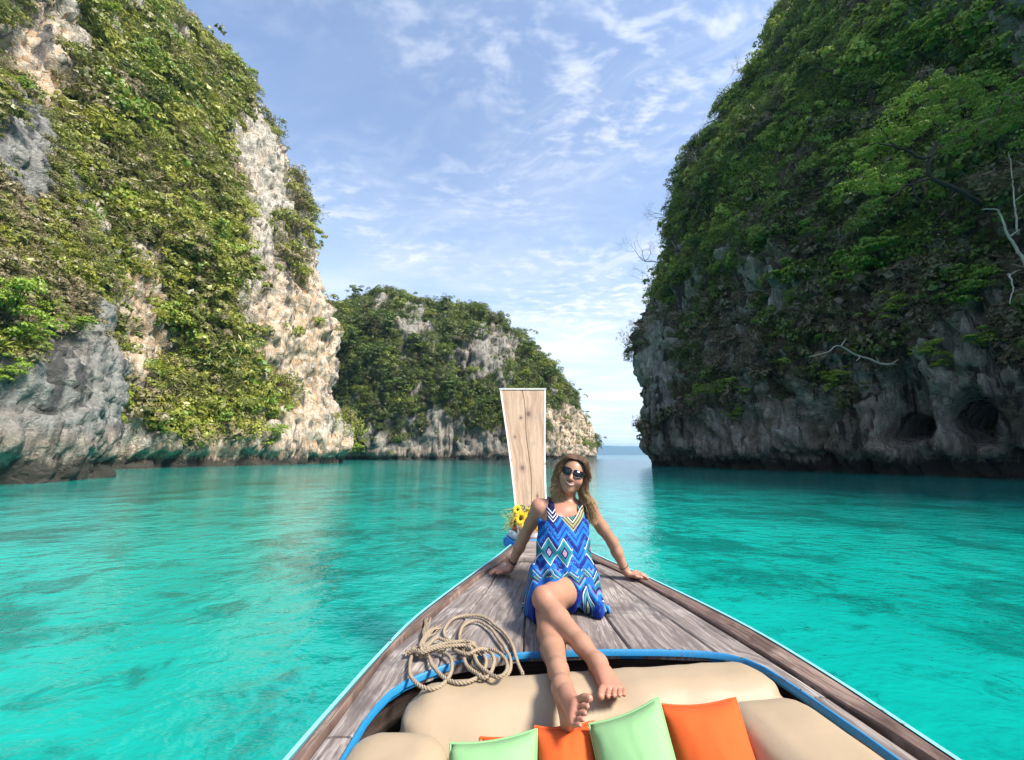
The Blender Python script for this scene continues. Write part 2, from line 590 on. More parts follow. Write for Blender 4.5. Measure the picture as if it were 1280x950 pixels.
M_LEFT = rock_material('sunlit_limestone', (0.54, 0.50, 0.43), (0.12, 0.11, 0.10), (0.50, 0.34, 0.21), 0.5, (0.135, 0.125, 0.05))
M_BUTT = rock_material('grey_limestone', (0.30, 0.30, 0.28), (0.06, 0.062, 0.062), (0.28, 0.22, 0.17), 0.25, (0.05, 0.075, 0.022))
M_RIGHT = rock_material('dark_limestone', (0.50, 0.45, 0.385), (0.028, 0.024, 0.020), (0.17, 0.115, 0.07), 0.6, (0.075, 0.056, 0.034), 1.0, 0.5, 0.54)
M_ISLE = rock_material('island_limestone', (0.30, 0.285, 0.25), (0.05, 0.048, 0.045), (0.42, 0.30, 0.21), 0.3, (0.05, 0.075, 0.02))

PROF_L = [(0, -2.5), (0, 1), (0.3, 5), (2.4, 12), (6, 31), (10.5, 45), (17.5, 64), (23, 78), (32, 95), (41.5, 105), (49.5, 113), (59, 124), (80, 136), (105, 140)]
LEFT = make_cliff('cliff_left', 'tall sunlit limestone cliff overgrown with yellow green scrub',
                  [(-72, 18), (-60, 28), (-54, 38), (-51, 48), (-49, 56), (-45.5, 67), (-41, 77), (-36.8, 84), (-38.5, 89), (-47, 94), (-65, 98), (-90, 102)],
                  PROF_L, 560, 420, 1.0, M_LEFT, inland=1.0, lean=(-1, .05), amp=0.85, notch=1.8, block=((.8, 2.2, 6.0), (.4, 1.1, 2.2)), broken=.8,
                  rock=[(45, 70, 45, 95), (185, 395, 38, 105), (330, 240, 34, 130), (345, 400, 40, 70), (395, 460, 34, 140), (290, 180, 12, 40), (130, 190, 14, 50), (215, 250, 10, 60), (60, 250, 14, 60), (380, 540, 60, 24), (120, 330, 20, 60)],
                  warm=[(45, 65, 50, 95), (185, 400, 42, 110), (370, 430, 60, 130), (350, 560, 120, 22), (190, 565, 60, 16)],
                  green=[(250, 480, 70, 90), (240, 300, 60, 120), (170, 150, 100, 90), (300, 60, 50, 60), (360, 130, 30, 60)], veg_bias=0.03, vegz=5.0)
PROF_B = [(0, -2.5), (0.2, 0.5), (0.0, 3.2), (0.5, 6), (1.8, 9.4), (4.6, 15), (9, 23), (11.5, 30), (17, 37), (26, 43), (40, 46)]
BUTT = make_cliff('cliff_buttress', 'grey blocky limestone buttress rising from the water in front of the sunlit cliff',
                  [(-38, -14), (-34, 0), (-32.5, 12), (-31.8, 22), (-32.2, 29), (-33.6, 33.2), (-37, 35.5), (-45, 37.5), (-58, 38)],
                  PROF_B, 420, 300, 2.0, M_BUTT, inland=1.0, lean=(-1, .15), amp=0.40, flute=0.8, notch=1.6, block=((.55, 1.5, .8), (.75, 3.4, 2.6), (.22, .6, .45)), broken=.7,
                  rock=[(90, 480, 90, 70), (25, 180, 40, 70), (60, 560, 110, 40)],
                  green=[(60, 350, 60, 60), (20, 300, 40, 60), (10, 440, 30, 40)], veg_bias=0.0, vegz=9.0)
PROF_R = [(1.2, -2.5), (0.6, 1), (0, 4), (0.8, 12), (2.0, 21), (6.5, 41), (10, 51), (18, 66), (27, 80), (33, 86), (41, 100), (60, 112), (90, 118)]
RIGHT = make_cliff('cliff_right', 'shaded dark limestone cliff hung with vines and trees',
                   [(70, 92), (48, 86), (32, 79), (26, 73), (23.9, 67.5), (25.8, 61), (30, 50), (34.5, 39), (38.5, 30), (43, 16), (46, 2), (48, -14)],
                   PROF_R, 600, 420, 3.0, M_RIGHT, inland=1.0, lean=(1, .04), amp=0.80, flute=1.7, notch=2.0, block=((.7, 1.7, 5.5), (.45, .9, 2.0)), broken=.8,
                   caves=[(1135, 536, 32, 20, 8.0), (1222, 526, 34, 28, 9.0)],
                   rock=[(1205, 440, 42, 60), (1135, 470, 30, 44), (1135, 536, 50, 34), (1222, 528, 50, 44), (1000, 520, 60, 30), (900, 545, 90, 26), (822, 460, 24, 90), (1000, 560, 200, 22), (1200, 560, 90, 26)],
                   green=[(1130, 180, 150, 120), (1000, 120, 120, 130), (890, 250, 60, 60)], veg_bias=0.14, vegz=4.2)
PROF_I = [(0, -2.5), (0, 1), (0.3, 4), (1.0, 12), (4, 28), (9, 42), (16, 52), (26, 59), (40, 62), (60, 60), (90, 48)]
ISLE = make_cliff('cliff_island', 'rounded forested limestone headland closing the lagoon',
                  [(-150, 150), (-110, 146), (-80, 141), (-55, 138), (-30, 139), (-10, 143), (8, 151), (24, 166), (36, 184), (43, 205), (44, 222), (36, 240), (10, 258), (-30, 266)],
                  PROF_I, 460, 200, 4.0, M_ISLE,
                  hscale=[(0, .85), (.12, 1.0), (.2, 1.18), (.27, 1.26), (.34, 1.14), (.42, 1.15), (.48, 1.07), (.54, .92), (.60, .70), (.66, .46), (.72, .28), (.78, .22), (.86, .25), (1, .5)],
                  inland=1.0, amp=1.0, flute=1.0, notch=1.6, block=((1.0, 3.0, 8.0), (.5, 1.6, 3.5)),
                  rock=[(515, 405, 26, 35), (475, 385, 12, 22), (715, 530, 40, 35), (610, 440, 40, 40), (560, 540, 100, 24)],
                  warm=[(715, 535, 45, 40)], veg_bias=0.30, vegz=6.0)


def build_far_hills():
    m = simple_mat('far_forest', (0.05, 0.075, 0.03), 0.9, 0.4, 0.02)
    for name, label, y0, x0, x1, h, sd in (('hill', 'long low wooded hill on the horizon beyond the lagoon mouth', 6200, -900, 3600, 185, 1), ):
        nx, ny = 160, 40
        xs = np.linspace(x0, x1, nx)
        P = np.zeros((nx, ny, 3))
        for j, t in enumerate(np.linspace(0, 1, ny)):
            prof = math.sin(t * math.pi) ** 0.8
            P[:, j, 0] = xs
            P[:, j, 1] = y0 + 1400 * t
            env = np.interp(xs, [-900, 0, 900, 1500, 2000, 2600, 3600], [.2, .5, 1.0, .93, .84, .7, .3])
            P[:, j, 2] = -2 + h * prof * env
        P[..., 2] += 26 * fbm(P / 420 + 3, 4) * np.clip(P[..., 2] / 60, 0, 1)
        idx = np.arange(nx * ny).reshape(nx, ny)
        F = np.stack([idx[:-1, :-1], idx[1:, :-1], idx[1:, 1:], idx[:-1, 1:]], -1).reshape(-1, 4)
        tag(link(name, mesh_np(name, P.reshape(-1, 3), F, [m])), label, kind='structure')


build_far_hills()


# ------------------------------------------------------------------ vegetation
def leaf_material(name, attr=True, cols=None):
    m, g = material(name)
    if attr:
        f = g.n('ShaderNodeAttribute', attribute_name='tint', attribute_type='INSTANCER').outputs['Fac']
    else:
        f = g.n('ShaderNodeObjectInfo').outputs['Random']
    lf = g.n('ShaderNodeAttribute', attribute_name='lv').outputs['Fac']
    f2 = g.math('ADD', f, g.math('MULTIPLY', g.math('SUBTRACT', lf, 0.5), 0.30))
    c = g.ramp(f2, cols)
    dif = g.n('ShaderNodeBsdfDiffuse', {'Color': c})
    tr = g.n('ShaderNodeBsdfTranslucent', {'Color': g.mix(0.5, c, (0.16, 0.20, 0.02))})
    gl = g.n('ShaderNodeBsdfGlossy', {'Color': (1, 1, 1), 'Roughness': 0.45})
    a = g.n('ShaderNodeMixShader', {0: 0.32, 1: dif.outputs[0], 2: tr.outputs[0]})
    b = g.n('ShaderNodeMixShader', {0: 0.03, 1: a.outputs[0], 2: gl.outputs[0]})
    g.n('ShaderNodeOutputMaterial', {0: b.outputs[0]})
    return m


L_SUN = [(0.0, (0.26, 0.21, 0.135)), (0.20, (0.28, 0.245, 0.11)), (0.32, (0.105, 0.14, 0.028)), (0.5, (0.23, 0.255, 0.040)), (0.75, (0.35, 0.35, 0.055)), (0.9, (0.23, 0.32, 0.040)), (1.0, (0.12, 0.24, 0.030))]
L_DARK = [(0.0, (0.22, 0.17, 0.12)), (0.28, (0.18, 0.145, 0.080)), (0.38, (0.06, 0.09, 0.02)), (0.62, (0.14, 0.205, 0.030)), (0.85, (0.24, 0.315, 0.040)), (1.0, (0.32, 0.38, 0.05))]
L_ISLE = [(0.0, (0.13, 0.11, 0.056)), (0.3, (0.06, 0.10, 0.024)), (0.6, (0.11, 0.16, 0.028)), (0.85, (0.20, 0.24, 0.036)), (1.0, (0.26, 0.28, 0.04))]
LM_SUN = leaf_material('scrub_leaves', True, L_SUN)
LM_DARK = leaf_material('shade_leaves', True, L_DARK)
LM_ISLE = leaf_material('island_leaves', True, L_ISLE)


def leaves(rng, C, size, up=0.35, droop=0.0, out=None):
    """leaf quads round the given centres: vertices, faces, per-leaf value"""
    n = len(C)
    a = rng.normal(size=(n, 3))
    a[:, 2] = a[:, 2] * 0.6 - droop
    a /= np.linalg.norm(a, axis=1)[:, None]
    u = rng.normal(size=(n, 3)) * 0.8 + np.array([0, 0, up * 2.2])
    if out is not None:                                    # leaves lie on the bush's outer surface
        u = out * 1.9 + rng.normal(size=(n, 3)) * 0.62 + np.array([0, 0, 0.35])
        u /= np.linalg.norm(u, axis=1)[:, None]
        a = np.cross(u, a)
        a /= np.linalg.norm(a, axis=1)[:, None] + 1e-9
    b = np.cross(a, u)
    b /= np.linalg.norm(b, axis=1)[:, None] + 1e-9
    s = (size * rng.uniform(0.6, 1.35, n))[:, None]
    cup = np.cross(a, b) * s * 0.18
    V = np.stack([C - a * s * .5, C + b * s * .32 + cup, C + a * s * .5, C - b * s * .32 + cup], 1).reshape(-1, 3)
    F = np.arange(n * 4).reshape(n, 4)
    return V, F, np.repeat(rng.uniform(0, 1, n), 4)


def clump_points(rng, n, lobes, flat=0.7, want=False):
    c = rng.normal(size=(lobes, 3)) * np.array([.48, .48, .28])
    r = rng.uniform(.28, .55, lobes)
    k = rng.randint(0, lobes, n)
    d = rng.normal(size=(n, 3))
    d /= np.linalg.norm(d, axis=1)[:, None]
    d[:, 2] = np.abs(d[:, 2]) * 1.0 - 0.25
    P = (c[k] + d * (r[k] * rng.uniform(.72, 1.05, n))[:, None]) * np.array([1, 1, flat])
    return (P, d) if want else P


def protos(mat, tag_, nleaf=330, size=0.17):
    col = bpy.data.collections.new('leaf_clump_sources_' + tag_)
    for i in range(8):
        rng = np.random.RandomState(50 + i)
        if i < 4:                                          # bushes of small to large leaves
            k = (0.55, 0.85, 1.15, 1.7)[i]
            C, D = clump_points(rng, int(nleaf / k ** 1.3), 4 + i, 0.8, True)
            V, F, a = leaves(rng, C, size * k, 0.5, 0.0, D)
        elif i == 4:                                       # loose tuft
            C = np.clip(rng.normal(size=(nleaf, 3)), -1.7, 1.7) * np.array([.42, .42, .5]) + np.array([0, 0, -.3])
            V, F, a = leaves(rng, C, size * 0.8, 0.1, 0.9)
        elif i == 5:                                       # vines hanging straight down
            C = []
            for _ in range(15):
                x, y = np.clip(rng.normal(size=2), -1.7, 1.7) * .42
                L = rng.uniform(.7, 2.0)
                for t in np.linspace(0, 1, int(20 * L)):
                    C.append((x + .05 * math.sin(6 * t + x * 9), y + .05 * math.cos(5 * t), .3 - L * t))
            V, F, a = leaves(rng, np.array(C) + rng.normal(size=(len(C), 3)) * .03, size * 0.75, 0.1, 1.2)
        elif i == 6:                                       # grassy tussock of thin blades
            n = int(nleaf * .7)
            C = np.clip(rng.normal(size=(n, 3)), -1.6, 1.6) * np.array([.45, .45, .22])
            V, F, a = leaves(rng, C, size * 2.2, 0.1, -0.5)
        else:                                              # thin dry twigs
            C = np.clip(rng.normal(size=(nleaf // 2, 3)), -1.6, 1.6) * np.array([.5, .5, .4])
            V, F, a = leaves(rng, C, size * 2.2, 0.1)
        if i >= 6:
            mid = V.reshape(-1, 4, 3)
            ctr = mid.mean(1, keepdims=True)
            lat = mid[:, 1:2] - mid[:, 3:4]
            wd = .09 if i == 7 else .13
            mid[:, 1:2] = ctr + lat * wd
            mid[:, 3:4] = ctr - lat * wd
            V = mid.reshape(-1, 3)
            a = a * 0.2 - (0.7 if i == 7 else 0.25)
        me = mesh_np('leaf_clump', V, F, [mat], False, {'lv': a})
        col.objects.link(bpy.data.objects.new('leaf_clump_%d' % i, me))
    return col


def scatter(name, label, cliff, col, count, smin, smax, seed, lift=0.3, maxdep=None, dry=0.13, tint_fn=None):
    rng = np.random.RandomState(seed)
    ok = (cliff.px > -330) & (cliff.px < 1520) & (cliff.py > -160) & (cliff.V[:, 2] > 2)
    # only faces turned to the open lagoon side
    view = cliff.V - np.array((0, 0, ZC))
    facing = -(view * cliff.N).sum(1) / np.linalg.norm(view, axis=1)
    ok &= facing > -0.35
    w = cliff.area * cliff.veg * ok
    w /= w.sum()
    i = rng.choice(len(w), count, p=w)
    s = rng.uniform(0, 1, count) ** 2.2 * (smax - smin) + smin
    nrm = cliff.N[i]
    P = cliff.V[i] + nrm * (lift * s)[:, None] + rng.normal(size=(count, 3)) * 0.15
    zax = nrm * 0.75 + np.array([0, 0, 0.75]) + rng.normal(size=(count, 3)) * 0.25
    zax /= np.linalg.norm(zax, axis=1)[:, None]
    h = rng.normal(size=(count, 3))
    xax = np.cross(h, zax)
    xax /= np.linalg.norm(xax, axis=1)[:, None]
    yax = np.cross(zax, xax)
    eul = np.stack([np.arctan2(yax[:, 2], zax[:, 2]), np.arcsin(np.clip(-xax[:, 2], -1, 1)), np.arctan2(xax[:, 1], xax[:, 0])], 1)
    tint = 0.52 + 0.75 * fbm(P / 8, 3) + 0.6 * fbm(P / 2.6 + 40, 2) + rng.normal(size=count) * 0.15
    kp = np.array([.20, .22, .20, .10, .10, .10, .08 + dry * .25, dry * .45])
    kind = rng.choice(8, count, p=kp / kp.sum())
    low = P[:, 2] < 8.5
    kind = np.where(low & ((kind == 5) | (kind == 3)), 1, kind)
    if tint_fn is not None:
        tint = tint + tint_fn(P)
    me = mesh_np(name, P, [], (), False, {'tint': np.clip(tint, 0, 1), 'sc': s, 'rot': eul, 'pick': kind.astype(float)})
    o = link(name, me)
    ng = bpy.data.node_groups.new(name + '_scatter', 'GeometryNodeTree')
    ng.interface.new_socket('Geometry', in_out='INPUT', socket_type='NodeSocketGeometry')
    ng.interface.new_socket('Geometry', in_out='OUTPUT', socket_type='NodeSocketGeometry')
    gi, go = ng.nodes.new('NodeGroupInput'), ng.nodes.new('NodeGroupOutput')
    ip = ng.nodes.new('GeometryNodeInstanceOnPoints')
    ci = ng.nodes.new('GeometryNodeCollectionInfo')
    ci.inputs['Collection'].default_value = col
    ci.inputs['Separate Children'].default_value = True
    ci.inputs['Reset Children'].default_value = True

    def attr(nm, typ):
        a = ng.nodes.new('GeometryNodeInputNamedAttribute')
        a.data_type = typ
        a.inputs['Name'].default_value = nm
        return a.outputs['Attribute']
    er = ng.nodes.new('FunctionNodeEulerToRotation')
    L = ng.links.new
    L(attr('rot', 'FLOAT_VECTOR'), er.inputs[0])
    L(gi.outputs[0], ip.inputs['Points'])
    L(ci.outputs[0], ip.inputs['Instance'])
    ip.inputs['Pick Instance'].default_value = True
    L(attr('pick', 'FLOAT'), ip.inputs['Instance Index'])
    L(er.outputs[0], ip.inputs['Rotation'])
    L(attr('sc', 'FLOAT'), ip.inputs['Scale'])
    L(ip.outputs[0], go.inputs[0])
    md = o.modifiers.new('scatter', 'NODES')
    md.node_group = ng
    return tag(o, label, 'foliage', kind='stuff')


C_SUN, C_DARK, C_ISLE = protos(LM_SUN, 'sun'), protos(LM_DARK, 'dark'), protos(LM_ISLE, 'isle', 420, 0.125)
scatter('cliff_scrub', 'dense yellow green scrub clinging to the sunlit left cliff', LEFT, C_SUN, 11500, 0.6, 3.6, 11, dry=0.3)
scatter('buttress_scrub', 'dark green bushes on the grey limestone buttress', BUTT, C_SUN, 7000, 0.35, 1.4, 12, tint_fn=lambda P: -0.14)
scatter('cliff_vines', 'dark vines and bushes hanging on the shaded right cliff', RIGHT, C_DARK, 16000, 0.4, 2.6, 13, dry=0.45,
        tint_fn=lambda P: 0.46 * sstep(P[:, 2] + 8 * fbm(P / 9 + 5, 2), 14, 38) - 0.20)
scatter('island_forest', 'forest covering the rounded headland', ISLE, C_ISLE, 12000, 1.2, 4.0, 14, dry=0.08)


# ------------------------------------------------------------------ trees that can be told apart
M_BARK = simple_mat('dark_bark', (0.030, 0.024, 0.020), 0.9, 0.4, 6, 0.01)
M_PALE = simple_mat('bleached_wood', (0.42, 0.37, 0.31), 0.85, 0.35, 8, 0.01)
M_GREY = simple_mat('grey_twigs', (0.21, 0.185, 0.16), 0.9, 0.3, 8, 0.01)
T_BRIGHT = leaf_material('bright_tree_leaves', False, [(0, (0.18, 0.29, 0.03)), (0.5, (0.23, 0.34, 0.035)), (1, (0.29, 0.38, 0.04))])
T_MID = leaf_material('green_tree_leaves', False, [(0, (0.05, 0.10, 0.016)), (0.5, (0.075, 0.135, 0.018)), (1, (0.11, 0.165, 0.022))])


def grow(rng, mb, p, d, L, r, depth, maxd, tips, wig=0.35, up=0.1, forks=(2, 3), shrink=0.72, gnarl=0.25):
    n = 6
    P = [p]
    q = d / np.linalg.norm(d)
    for _ in range(n - 1):
        q = q + rng.normal(size=3) * gnarl * 0.5 + np.array([0, 0, up * 0.4])
        q /= np.linalg.norm(q)
        P.append(P[-1] + q * L / (n - 1))
    r1 = r * 0.62
    mb.tube(np.array(P), np.linspace(r, r1, n), 6 if depth < 2 else 4, caps=depth == maxd)
    if depth >= maxd:
        tips.append(P[-1])
        return
    for _ in range(rng.randint(forks[0], forks[1] + 1)):
        dd = q + rng.normal(size=3) * (wig * 1.6)
        grow(rng, mb, P[-1], dd, L * shrink * rng.uniform(.75, 1.2), r1 * .8, depth + 1, maxd, tips, wig, up, forks, shrink, gnarl)
    if depth > 0 or maxd > 2:
        k = rng.randint(2, 5)
        grow(rng, mb, P[k], q + rng.normal(size=3) * wig * 2.0, L * shrink * .8, r1 * .6, max(depth + 1, maxd - 1), maxd, tips, wig, up, forks, shrink, gnarl)


def tree_meshes(seed, leafmat, size=1.0, lean=(0.5, 0, 0.7), flat=0.6, nleaf=2200):
    """unit tree leaning out along +x: trunk mesh and crown mesh, about 2.4 m across"""
    rng = np.random.RandomState(seed)
    mb, tips = MB(), []
    grow(rng, mb, np.zeros(3), np.array(lean), 0.8, 0.055, 0, 2, tips, 0.4, 0.12)
    tm = mesh_np('trunk', np.concatenate(mb.V), mb.F, [M_BARK])
    tips = np.array(tips)
    V, F, A, n0 = [], [], [], 0
    per = max(40, nleaf // len(tips))
    for t in tips:
        C, D = clump_points(rng, per, 4, flat, True)
        C = C * rng.uniform(.45, .75) + t
        v, f, a = leaves(rng, C, 0.095, 0.6, 0.0, D)
        V.append(v)
        F.append(f + n0)
        A.append(a)
        n0 += len(v)
    cm = mesh_np('crown', np.concatenate(V), np.concatenate(F), [leafmat], False, {'lv': np.concatenate(A)})
    return tm, cm


TREES = {'bright': [tree_meshes(s, T_BRIGHT) for s in (1, 2, 3)], 'mid': [tree_meshes(s, T_MID) for s in (4, 5, 6)]}
_tk = [0]


def plant_tree(cliff, x, y, size, kind, name, label, group):
    P, N = on_cliff(cliff, x, y)
    if P is None:
        return
    _tk[0] += 1
    rng = np.random.RandomState(300 + _tk[0])
    tm, cm = TREES[kind][_tk[0] % 3]
    o = thing(name, label, 'tree', tuple(P - N * 0.3), group)
    o.rotation_euler = (0, 0, math.atan2(N[1], N[0]) + rng.uniform(-.5, .5))
    s = size * rng.uniform(.85, 1.15)
    o.scale = (s, s, s * rng.uniform(.85, 1.1))
    link('trunk', tm, o)
    link('crown', cm, o)


def plant_trees():
    g = 'leafy trees on the sunlit cliff'
    for lab, L in (('leafy tree in the green gully beside the pale rock column of the sunlit cliff', [(255, 330, 2.2), (270, 300, 1.8), (225, 385, 1.7)]),
                   ('rounded deep green tree at the foot of the gully on the sunlit cliff', [(245, 487, 3.0)]),
                   ('leafy bush low over the waterline of the sunlit cliff', [(330, 560, 2.2), (285, 540, 1.9), (350, 520, 1.5)]),
                   ('deep green tree in the dark hollow high on the sunlit cliff', [(180, 140, 3.2), (205, 110, 2.6), (225, 125, 2.4), (165, 120, 2.4)]),
                   ('leafy bush on the scrubby slope above the grey buttress', [(140, 250, 2.0), (170, 275, 1.6), (120, 25, 2.2)]),
                   ('small bush rooted in the bare rock near the seaward corner of the sunlit cliff', [(320, 340, 1.8), (395, 410, 1.5)])):
        for x, y, s in L:
            plant_tree(LEFT, x, y, s, 'mid' if 'deep' in lab else 'bright', 'cliff_shrub', lab, g)
    g = 'shrubs on the grey buttress'
    for lab, L in (('bright green tree hanging over the blocky face of the grey buttress', [(8, 436, 2.0)]),
                   ('small yellow green shrub under the bright tree on the grey buttress', [(10, 486, 1.2)]),
                   ('green shrub at the upper edge of the grey blocky rock', [(95, 415, 1.1), (30, 405, 1.2), (55, 395, 0.9)])):
        for x, y, s in L:
            plant_tree(BUTT, x, y, s, 'bright', 'cliff_shrub', lab, g)
    g = 'leafy trees on the shaded right cliff'
    for lab, k, L in (('bright green tree beside the bare grey shrubs of the shaded cliff', 'bright', [(1010, 345, 2.6), (1025, 310, 1.9), (1010, 385, 1.6)]),
                      ('bright green tree under the limbs of the large spreading tree', 'bright', [(1100, 355, 2.8), (1125, 325, 2.0), (1130, 410, 1.8)]),
                      ('leafy shrub growing over the long bleached branch', 'bright', [(1065, 430, 1.9)]),
                      ('green shrub low on the dark rock between the seaward edge and the caves', 'bright', [(925, 505, 2.0), (920, 530, 1.4)]),
                      ('leafy shrub just above the cave openings', 'bright', [(1050, 490, 1.8), (1165, 470, 1.5)]),
                      ('green shrub below the white dead trunk', 'bright', [(1230, 390, 2.2), (1265, 430, 1.6)]),
                      ('dense green tree on the seaward shoulder of the shaded cliff', 'mid', [(850, 250, 2.6), (880, 265, 2.6), (870, 320, 2.0)]),
                      ('leafy tree above the large spreading tree', 'bright', [(1240, 60, 3.2), (1180, 70, 2.8), (1200, 40, 2.6), (1270, 95, 2.6)]),
                      ('leafy tree near the crest of the shaded cliff', 'mid', [(1040, 90, 2.2), (1020, 60, 2.2), (950, 210, 1.8)]),
                      ):
        for x, y, s in L:
            plant_tree(RIGHT, x, y, s, k, 'cliff_shrub', lab, g)
    g = 'trees on the headland'
    for lab, L in (('tree on the skyline of the rounded headland', [(440, 362, 4), (555, 385, 4), (600, 395, 4), (655, 445, 4), (690, 485, 4)]),
                   ('tall tree rising from the forested face of the headland', [(480, 420, 5), (530, 440, 5), (470, 460, 5), (590, 430, 4.5), (560, 500, 4.5), (610, 520, 4), (500, 500, 5), (450, 440, 5)])):
        for x, y, s in L:
            plant_tree(ISLE, x, y, s, 'mid', 'forest_tree', lab, g)
    plant_tree(ISLE, 448, 570, 4.2, 'bright', 'beach_bush', 'low bright green bush at the foot of the headland beside the beach', None)


plant_trees()


def big_tree():
    """the spreading tree whose dark limbs reach out from the right cliff"""
    P, N = on_cliff(RIGHT, 1222, 255)
    Y = P[1] - 4.0
    rng = np.random.RandomState(5)
    o = thing('spreading_tree', 'large spreading tree with dark twisted limbs and bright feathery leaves on the right cliff', 'tree', tuple(P))

    def pt(x, y, dy=0.0):
        return at_Y(x, y, Y + dy)
    mb = MB()
    mb.tube(smooth_path([P + N * -.5, pt(1222, 252, .8), pt(1195, 236), pt(1163, 222), pt(1160, 205, -.2), pt(1164, 196, -.3)], 22), np.linspace(.20, .12, 22), 8)
    for pts, r in (([pt(1164, 196, -.3), pt(1150, 198, -.5), pt(1138, 189, -.6), pt(1120, 184, -.8), pt(1095, 178, -1)], .13),
                   ([pt(1164, 196, -.3), pt(1170, 178, 0), pt(1182, 163, .2), pt(1195, 140, .5)], .12),
                   ([pt(1163, 222), pt(1145, 229, -.4), pt(1128, 234, -.8), pt(1120, 245, -1), pt(1100, 250, -1.2)], .10),
                   ([pt(1140, 230, -.5), pt(1145, 245, -.5), pt(1153, 254, -.3)], .09),
                   ([pt(1182, 165, .2), pt(1165, 150, .2), pt(1150, 130, .4), pt(1135, 118, .4)], .07),
                   ([pt(1120, 184, -.8), pt(1105, 165, -.8), pt(1088, 150, -.8)], .06),
                   ([pt(1195, 140, .5), pt(1215, 122, .6), pt(1235, 112, .8)], .06)):
        q = smooth_path(pts, 14)
        mb.tube(q + rng.normal(size=q.shape) * .03, np.linspace(r, r * .35, 14), 6)
    mb.build('trunk', M_BARK, o)
    V, F, A, n0 = [], [], [], 0
    spots = [(1095, 165), (1110, 145), (1130, 128), (1150, 112), (1175, 105), (1200, 108), (1225, 112), (1085, 185), (1120, 160), (1145, 145), (1170, 135), (1195, 130), (1220, 140),
             (1180, 155), (1140, 170), (1100, 185), (1085, 225), (1105, 215), (1125, 205), (1070, 232), (1150, 165), (1195, 165), (1240, 125), (1160, 120), (1110, 240), (1075, 205), (1248, 140), (1262, 150), (1278, 148), (1252, 168), (1270, 172), (1232, 158), (1210, 155), (1240, 100), (1262, 108), (1205, 178), (1282, 120), (1130, 225), (1092, 238)]
    for x, y in spots:
        for _ in range(2):
            c = pt(x + rng.uniform(-9, 9), y + rng.uniform(-7, 7), rng.uniform(-1.3, 1.0))
            C, D = clump_points(rng, 150, 4, .40, True)
            C = C * rng.uniform(.8, 1.3) + c
            v, f, a = leaves(rng, C, .17, .8, 0.0, D)
            V.append(v)
            F.append(f + n0)
            A.append(a)
            n0 += len(v)
    part('crown', np.concatenate(V), np.concatenate(F), T_BRIGHT, o, False, {'lv': np.concatenate(A)})


big_tree()


def bare_tree(cliff, x, y, L, d, mat, label, seed, maxd=3, r=0.09, lift=0.0, name='bare_tree', group=None, gnarl=.4, up=.1):
    P, N = on_cliff(cliff, x, y)
    if P is None:
        return
    rng = np.random.RandomState(seed)
    o = thing(name, label, 'tree', tuple(P), group)
    mb, tips = MB(), []
    grow(rng, mb, P - N * .2 + N * lift, np.array(d, float) + N * .5, L, r, 0, maxd, tips, .42, up, (2, 3), .72, gnarl)
    mb.build('trunk', mat, o)


def bare_trees():
    g = 'bare trees leaning out from the edge of the right cliff'
    for x, y, L, d, s in [(828, 330, 3.4, (-1, 0, .6), 1), (824, 355, 3.0, (-1, 0, .25), 2), (842, 285, 2.8, (-.8, 0, 1), 3), (905, 150, 2.4, (-.6, 0, 1), 4), (930, 100, 2.4, (-.7, 0, .8), 5), (880, 205, 2.2, (-.9, 0, .6), 9)]:
        bare_tree(RIGHT, x, y, L, d, M_GREY, 'leafless grey tree leaning out from the seaward edge of the right cliff', s, 5, .12, group=g)
    g = 'bare grey trees on the face of the right cliff'
    for x, y, L, d, s in [(965, 372, 2.2, (-.6, 0, .7), 11), (975, 350, 1.8, (.3, 0, .8), 12), (935, 400, 1.8, (-.6, 0, .4), 13), (1045, 260, 1.7, (-.7, 0, .3), 14), (1075, 290, 1.6, (-.7, 0, .4), 15),
                          (1180, 310, 1.5, (-.7, 0, .3), 16), (945, 300, 2.0, (-.4, 0, .5), 17), (1010, 420, 1.6, (-.6, 0, -.1), 18)]:
        bare_tree(RIGHT, x, y, L, d, M_GREY, 'leafless grey shrub tangled against the dark face of the right cliff', s, 4, .075, group=g)
    # the long bleached branches
    def branch(pts, r, label, side=(), seed=0):
        P, N = on_cliff(RIGHT, *pts[0])
        Yb = P[1] - 1.6
        o = thing('dead_branch', label, 'branch', tuple(P))
        mb = MB()
        rng = np.random.RandomState(seed)
        q = smooth_path([P] + [at_Y(x, y, Yb - .12 * i) for i, (x, y) in enumerate(pts)], 30)
        mb.tube(q + rng.normal(size=q.shape) * .02, np.linspace(r, r * .25, 30), 7)
        for i0, dx, dy in side:
            k = int(i0 * 29)
            e = [q[k], q[k] + np.array((dx * .5, -.2, dy * .6)), q[k] + np.array((dx, -.3, dy))]
            mb.tube(smooth_path(e, 8), np.linspace(r * .5, r * .15, 8), 5)
        mb.build('limb', M_PALE, o)
    branch([(1117, 455), (1102, 455), (1085, 448), (1070, 444), (1048, 432), (1035, 440), (1012, 446)], .13,
           'long bleached dead branch sticking out above the cave openings', [(.35, -.5, .5), (.55, -.7, -.5), (.7, .4, .7), (.25, .5, .4)], 1)
    branch([(1285, 335), (1272, 312), (1258, 290), (1250, 268), (1243, 262), (1228, 262)], .14,
           'white dead trunk standing below the large spreading tree', [(.5, -.7, -.3), (.65, .5, .4), (.35, -.6, -.7)], 2)
    branch([(1262, 345), (1266, 360), (1262, 380)], .09, 'short white dead branch hanging under the white trunk', [(.5, .5, .3)], 3)
    branch([(1272, 290), (1268, 250), (1264, 215), (1262, 190)], .08, 'thin pale dead stem standing upright beside the large spreading tree', [(.6, .4, .4)], 4)


bare_trees()


